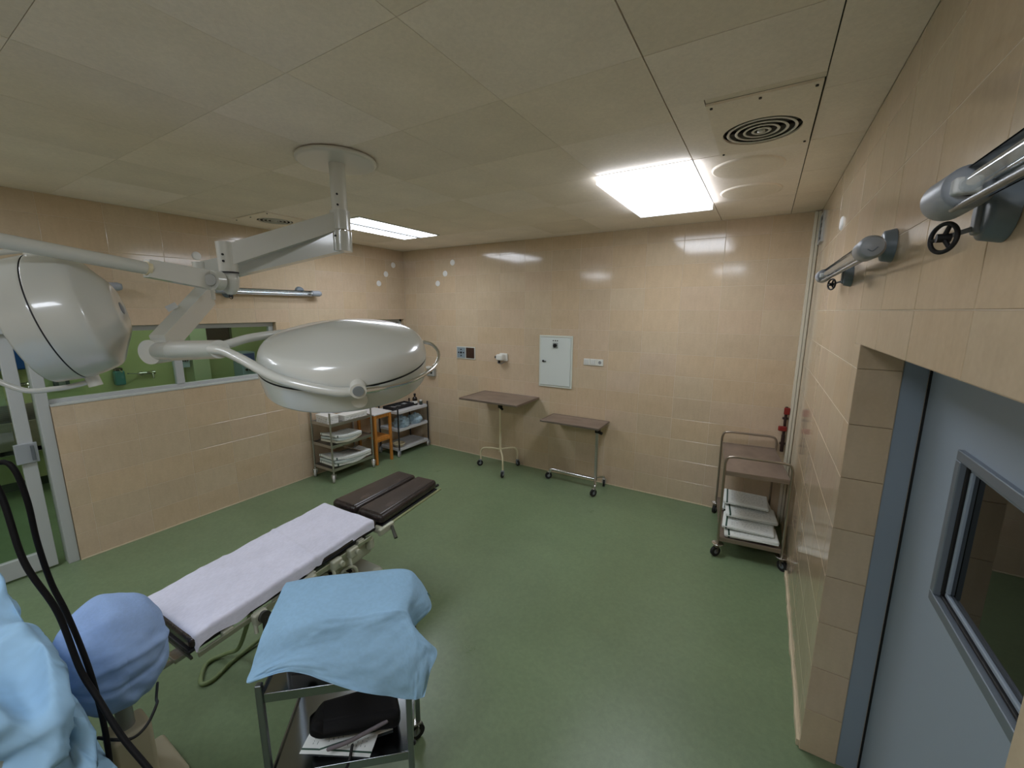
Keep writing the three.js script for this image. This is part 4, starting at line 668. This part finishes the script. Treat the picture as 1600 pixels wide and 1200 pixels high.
// ------------------------------------------------------------------ cart in the foreground, with a covered box on it
{
  const FP = [-1.41, 0, -0.95], FR = 0.7206;
  const W = 0.27, D = 0.187, y1 = 0.735, y2 = 0.36;
  const t = thing('instrument_cart', 'steel cart in the foreground half covered by a pale blue cloth', 'cart', FP, FR);
  const BR = std(0x8f9498, 0.16, 1);
  for (const [x, z] of [[-W, -D], [W, -D], [-W, D], [W, D]]) { part(t, 'post', rbox(0.024, 0.7, 0.024, 0.005, x, 0.45, z), std(0x83898c, 0.3, 0.9)); castor(t, x, z, 0.13, 0.045, { fork: STEEL }); }
  for (const y of [y1, y2]) part(t, 'shelf', [span(-W, W, y, y + 0.006, -D, D), span(-W, W, y - 0.02, y + 0.02, D - 0.004, D + 0.002, 0.002), span(-W, W, y - 0.02, y + 0.02, -D - 0.002, -D + 0.004, 0.002), span(-W - 0.002, -W + 0.004, y - 0.02, y + 0.02, -D, D, 0.002), span(W - 0.004, W + 0.002, y - 0.02, y + 0.02, -D, D, 0.002)], BR);
  part(t, 'wing_nut', [rbox(0.012, 0.02, 0.012, 0.003, W + 0.012, 0.42, D), rod([W, 0.42, D], [W + 0.02, 0.42, D], 0.006)], DARK);
  const b = thing('covered_device', 'grey and white device under the pale blue cloth on the foreground cart', 'device', FP, FR);
  part(b, 'case', rbox(0.46, 0.19, 0.26, 0.012, 0.01, y1 + 0.103, -0.055), std(0xb9bcc0, 0.45)); part(b, 'front_panel', rbox(0.42, 0.15, 0.008, 0.003, 0.01, y1 + 0.105, 0.077), std(0xd4d2d4, 0.4));
  for (const x of [-0.12, 0.0]) part(b, 'knob', rod([x, y1 + 0.09, 0.08], [x, y1 + 0.09, 0.1], 0.02), BLACK);
  // its cloth, from a net of points in the cart's own axes
  const net = [                                             // back to front; each row left to right [x, y, z]
    [[-0.3, 0.86, -0.225], [-0.15, 0.84, -0.215], [0.05, 0.85, -0.215], [0.22, 0.85, -0.215], [0.3, 0.82, -0.235], [0.36, 0.76, -0.23]],
    [[-0.285, 0.955, -0.19], [-0.15, 0.965, -0.195], [0.05, 0.965, -0.195], [0.24, 0.962, -0.19], [0.305, 0.9, -0.19], [0.34, 0.83, -0.18]],
    [[-0.285, 0.95, -0.06], [-0.15, 0.958, -0.06], [0.05, 0.957, -0.06], [0.25, 0.956, -0.06], [0.32, 0.89, -0.07], [0.36, 0.82, -0.08]],
    [[-0.29, 0.92, 0.06], [-0.15, 0.953, 0.075], [0.05, 0.955, 0.08], [0.25, 0.955, 0.06], [0.275, 0.88, 0.04], [0.285, 0.8, 0.02]],
    [[-0.3, 0.85, 0.16], [-0.15, 0.89, 0.135], [0.05, 0.905, 0.125], [0.25, 0.915, 0.125], [0.33, 0.87, 0.15], [0.385, 0.81, 0.15]],
    [[-0.3, 0.835, 0.2], [-0.15, 0.86, 0.18], [0.05, 0.82, 0.19], [0.25, 0.82, 0.205], [0.32, 0.8, 0.21], [0.36, 0.76, 0.2]],
    [[-0.285, 0.83, 0.21], [-0.15, 0.84, 0.195], [0.05, 0.76, 0.222], [0.25, 0.68, 0.228], [0.31, 0.67, 0.228], [0.335, 0.67, 0.22]]];
  const cr = (p0, p1, p2, p3, s) => 0.5 * (2 * p1 + (p2 - p0) * s + (2 * p0 - 5 * p1 + 4 * p2 - p3) * s * s + (3 * p1 - p0 - 3 * p2 + p3) * s * s * s);
  const sample = (u, v) => {
    const R = net.length - 1, Q = net[0].length - 1, fu = Math.min(u * Q, Q - 1e-6), fv = Math.min(v * R, R - 1e-6), i = Math.floor(fu), j = Math.floor(fv), cl = (k, n) => Math.max(0, Math.min(n, k));
    return [0, 1, 2].map((a) => { const rows = [-1, 0, 1, 2].map((dj) => { const r = net[cl(j + dj, R)]; return cr(r[cl(i - 1, Q)][a], r[i][a], r[cl(i + 1, Q)][a], r[cl(i + 2, Q)][a], fu - i); }); return cr(...rows, fv - j); });
  };
  const g = grid(90, 90, (u, v) => { const p = sample(u, v); const crease = 0.006 * Math.exp(-Math.pow((v - 0.52 - 0.12 * (u - 0.4)) / 0.012, 2)) * (u > 0.3 ? 1 : 0); const w = 0.0045 * vnoise(u * 9, v * 9, 3) + 0.002 * vnoise(u * 26, v * 26, 6); return [p[0], p[1] + w + crease, p[2] + w * 1.5]; });
  const cl = solo('cloth', 'pale blue cloth draped over the device on the foreground cart', 'cloth', g, BLUE); cl.position.set(...FP); cl.rotation.y = FR;
  // on the lower shelf
  const at = (x, y, z) => { const v = V(x, y, z).applyAxisAngle(V(0, 1, 0), FR); return [v.x + FP[0], v.y, v.z + FP[2]]; };
  const sheetOf = (label, x, z, turn, dy) => { const gg = grid(10, 10, (u, v) => [(u - 0.5) * 0.21, 0.002 * vnoise(u * 4, v * 4, dy * 900) + 0.002, (v - 0.5) * 0.297]); const m = solo('paper_sheet', label, 'paper', [gg, gg.clone().translate(0, -0.0012, 0)], PAPER, 'paper sheets under the black pouch'); m.position.set(...at(x, y2 + 0.008 + dy, z)); m.rotation.y = FR + turn; };
  sheetOf('white paper sheet under the black pouch on the foreground cart, lower one', -0.02, 0.04, 1.35, 0); sheetOf('white paper sheet directly under the black pouch, skewed the other way', 0.02, 0.0, 1.75, 0.004);
  const bl = new RoundedBoxGeometry(0.36, 0.1, 0.2, 8, 0.045), p = bl.attributes.position;
  for (let i = 0; i < p.count; i++) { const x = p.getX(i), y = p.getY(i), z = p.getZ(i); p.setXYZ(i, x + 0.015 * vnoise(y * 20, z * 14, 2), y * (1 - 0.45 * Math.max(0, -x / 0.18)) * (1 - 0.35 * Math.exp(-Math.pow((z - 0.04 + 0.2 * x) / 0.018, 2))) + (y > 0 ? 0.03 : 0) * vnoise(x * 11, z * 11, 7), z * (1 - 0.35 * Math.max(0, -x / 0.18)) + 0.02 * vnoise(x * 12, y * 14, 5) + 0.035 * Math.sin(x * 8)); }
  bl.computeVertexNormals();
  const pouch = thing('pouch', 'crumpled black cloth pouch lying on papers on the foreground cart', 'pouch', at(0.03, y2 + 0.075, 0.02), FR + 0.25);
  part(pouch, 'body', bl, HOSE); part(pouch, 'strap', tube([[-0.12, -0.02, 0.105], [-0.05, 0.0, 0.125], [0.03, 0.012, 0.125], [0.11, 0.015, 0.115]], 0.008, 30, 8), std(0x6b6468, 0.7)); part(pouch, 'cord', tube([[-0.03, -0.03, 0.12], [-0.045, -0.062, 0.15], [-0.06, -0.064, 0.18]], 0.006, 20, 8), BLACK);
}

// ------------------------------------------------------------------ covered equipment at the left edge
{
  const t = thing('covered_machine', 'large machine draped in folded blue cloth at the left edge', 'covered machine', [-2.13, 0, 0.235]);
  part(t, 'cabinet', rbox(1.0, 0.95, 0.8, 0.03, 0, 0.55, 0), std(0x9fa49c, 0.5)); for (const [x, z] of [[-0.45, -0.35], [0.45, -0.35], [-0.45, 0.35], [0.45, 0.35]]) part(t, 'foot', rod([x, 0, z], [x, 0.08, z], 0.04), RUBBER);
  const g = grid(200, 200, (u, v) => {
    const a = 0.54, b = 0.46, s = -(a + 0.5) + (2 * a + 1.0) * u, q = -(b + 0.5) + (2 * b + 1.0) * v, r = 0.05;
    const cx = Math.max(-a + r, Math.min(a - r, s)), cz = Math.max(-b + r, Math.min(b - r, q)), ex = s - cx, ez = q - cz, e = Math.hypot(ex, ez);
    const n = vnoise(s * 4, q * 4, 2), f1 = 1 - 2 * Math.abs(Math.sin(q * 8 + s * 3.5 + 2.2 * n)), f2 = 1 - 2 * Math.sqrt(Math.pow(Math.sin(q * 17 - s * 5 + 2.5 * n), 2) + 0.02);
    let x = cx, y = 1.085 + 0.03 * f1 + 0.02 * n + 0.024 * f2, z = cz;
    if (e > 1e-6) {
      const dx = ex / e, dz = ez / e, arc = r * PI / 2, out = e < arc ? r * Math.sin(e / r) : r + (e - arc) * 0.04, down = e < arc ? r * (1 - Math.cos(e / r)) : r + (e - arc), w = Math.min(1, e / 0.15);
      const sag = (1 - 2 * Math.sqrt(Math.pow(Math.sin((y - down) * 17 + 2.2 * n + q * 4), 2) + 0.02)) * 0.042 + (1 - 2 * Math.sqrt(Math.pow(Math.sin((y - down) * 37 + 3 * n - q * 5), 2) + 0.03)) * 0.022, up = Math.sin(q * 15 + 4 * n) * 0.015;
      x += dx * (out + (sag + up) * w); z += dz * (out + (sag + up) * w * 0.55); y -= down + 0.02 * w * n;
    }
    return [x, y, z];
  });
  const c = solo('drape', 'folded blue cloth over the machine at the left edge', 'cloth', g, BLUE); c.position.set(-2.13, 0, 0.235);

  const k = thing('covered_stand', 'rounded stand capped with a blue cloth between the draped machine and the operating table', 'covered stand', [-2.24, 0, -0.415]);
  part(k, 'base', [rbox(0.3, 0.05, 0.3, 0.02, 0, 0.065, 0), rbox(0.14, 0.3, 0.14, 0.02, 0, 0.22, 0)], std(0xb9b299, 0.5)); part(k, 'pole', rod([0, 0.3, 0], [0, 0.6, 0], 0.03), ALU); part(k, 'head', new THREE.SphereGeometry(1, 32, 20).scale(0.145, 0.19, 0.14).translate(0, 0.745, 0), std(0xa9aca8, 0.5));
  for (const [x, z] of [[-0.13, -0.13], [0.13, -0.13], [-0.13, 0.13], [0.13, 0.13]]) part(k, 'foot', rod([x, 0, z], [x, 0.045, z], 0.02), RUBBER);
  const cap = grid(96, 60, (u, v) => {
    const a = u * 2 * PI, th = v * 2.35, X = Math.sin(th) * Math.cos(a), Y = Math.cos(th), Z = Math.sin(th) * Math.sin(a);
    const n = vnoise(X * 3, Y * 3, Z * 3), m = vnoise(X * 7 + 4, Y * 7, Z * 7), pl = v > 0.7 ? (v - 0.7) * 0.12 * Math.sin(a * 11 + 3 * n) : 0, cr1 = 0.05 * Math.exp(-Math.pow((Y - 0.35 * X + 0.12) / 0.07, 2)) - 0.05 * Math.exp(-Math.pow((Y + 0.5 * X - 0.25) / 0.06, 2)), k1 = 1 + 0.06 * n + 0.02 * m + pl + cr1;
    return [X * 0.19 * k1, 0.74 + Y * 0.25 * (1 + 0.05 * n), Z * 0.185 * k1];
  });
  const cc = solo('cap_cloth', 'blue elastic cover pulled over the rounded stand', 'cloth', cap, BLUE2); cc.position.set(-2.24, 0, -0.415);

  solo('cable', 'thick black hose hanging over the draped machine, the straighter of two', 'hose', tube([[-2.07, 2.3, -0.08], [-2.05, 2.0, -0.12], [-2.0, 1.78, -0.16], [-1.938, 1.628, -0.192], [-1.868, 1.418, -0.2], [-1.813, 1.243, -0.236], [-1.763, 1.049, -0.25], [-1.703, 0.965, -0.264], [-1.589, 0.87, -0.28], [-1.467, 0.796, -0.303], [-1.337, 0.74, -0.317], [-1.2, 0.72, -0.2], [-1.1, 0.75, 0.1]], 0.0082, 160, 12), HOSE);
  solo('cable', 'thick black hose hanging over the draped machine, the one with a looped top', 'hose', tube([[-1.99, 1.4, 0.0], [-1.97, 1.6, -0.1], [-1.955, 1.695, -0.16], [-1.944, 1.72, -0.208], [-1.92, 1.691, -0.228], [-1.914, 1.586, -0.238], [-1.917, 1.447, -0.24], [-1.903, 1.304, -0.248], [-1.862, 1.206, -0.26], [-1.807, 1.094, -0.268], [-1.769, 0.992, -0.272], [-1.727, 0.87, -0.27], [-1.69, 0.758, -0.262], [-1.63, 0.64, -0.24], [-1.58, 0.5, -0.2], [-1.5, 0.3, -0.1]], 0.0076, 160, 12), HOSE);
  solo('cable', 'thin black lead drooping from the rounded blue stand', 'cable', tube([[-2.08, 0.6, -0.5], [-1.96, 0.63, -0.46], [-1.823, 0.713, -0.426], [-1.78, 0.692, -0.381], [-1.73, 0.72, -0.33], [-1.745, 0.745, -0.29], [-1.8, 0.747, -0.262]], 0.005, 60, 8), BLACK);
}
renderer.render(scene, camera);
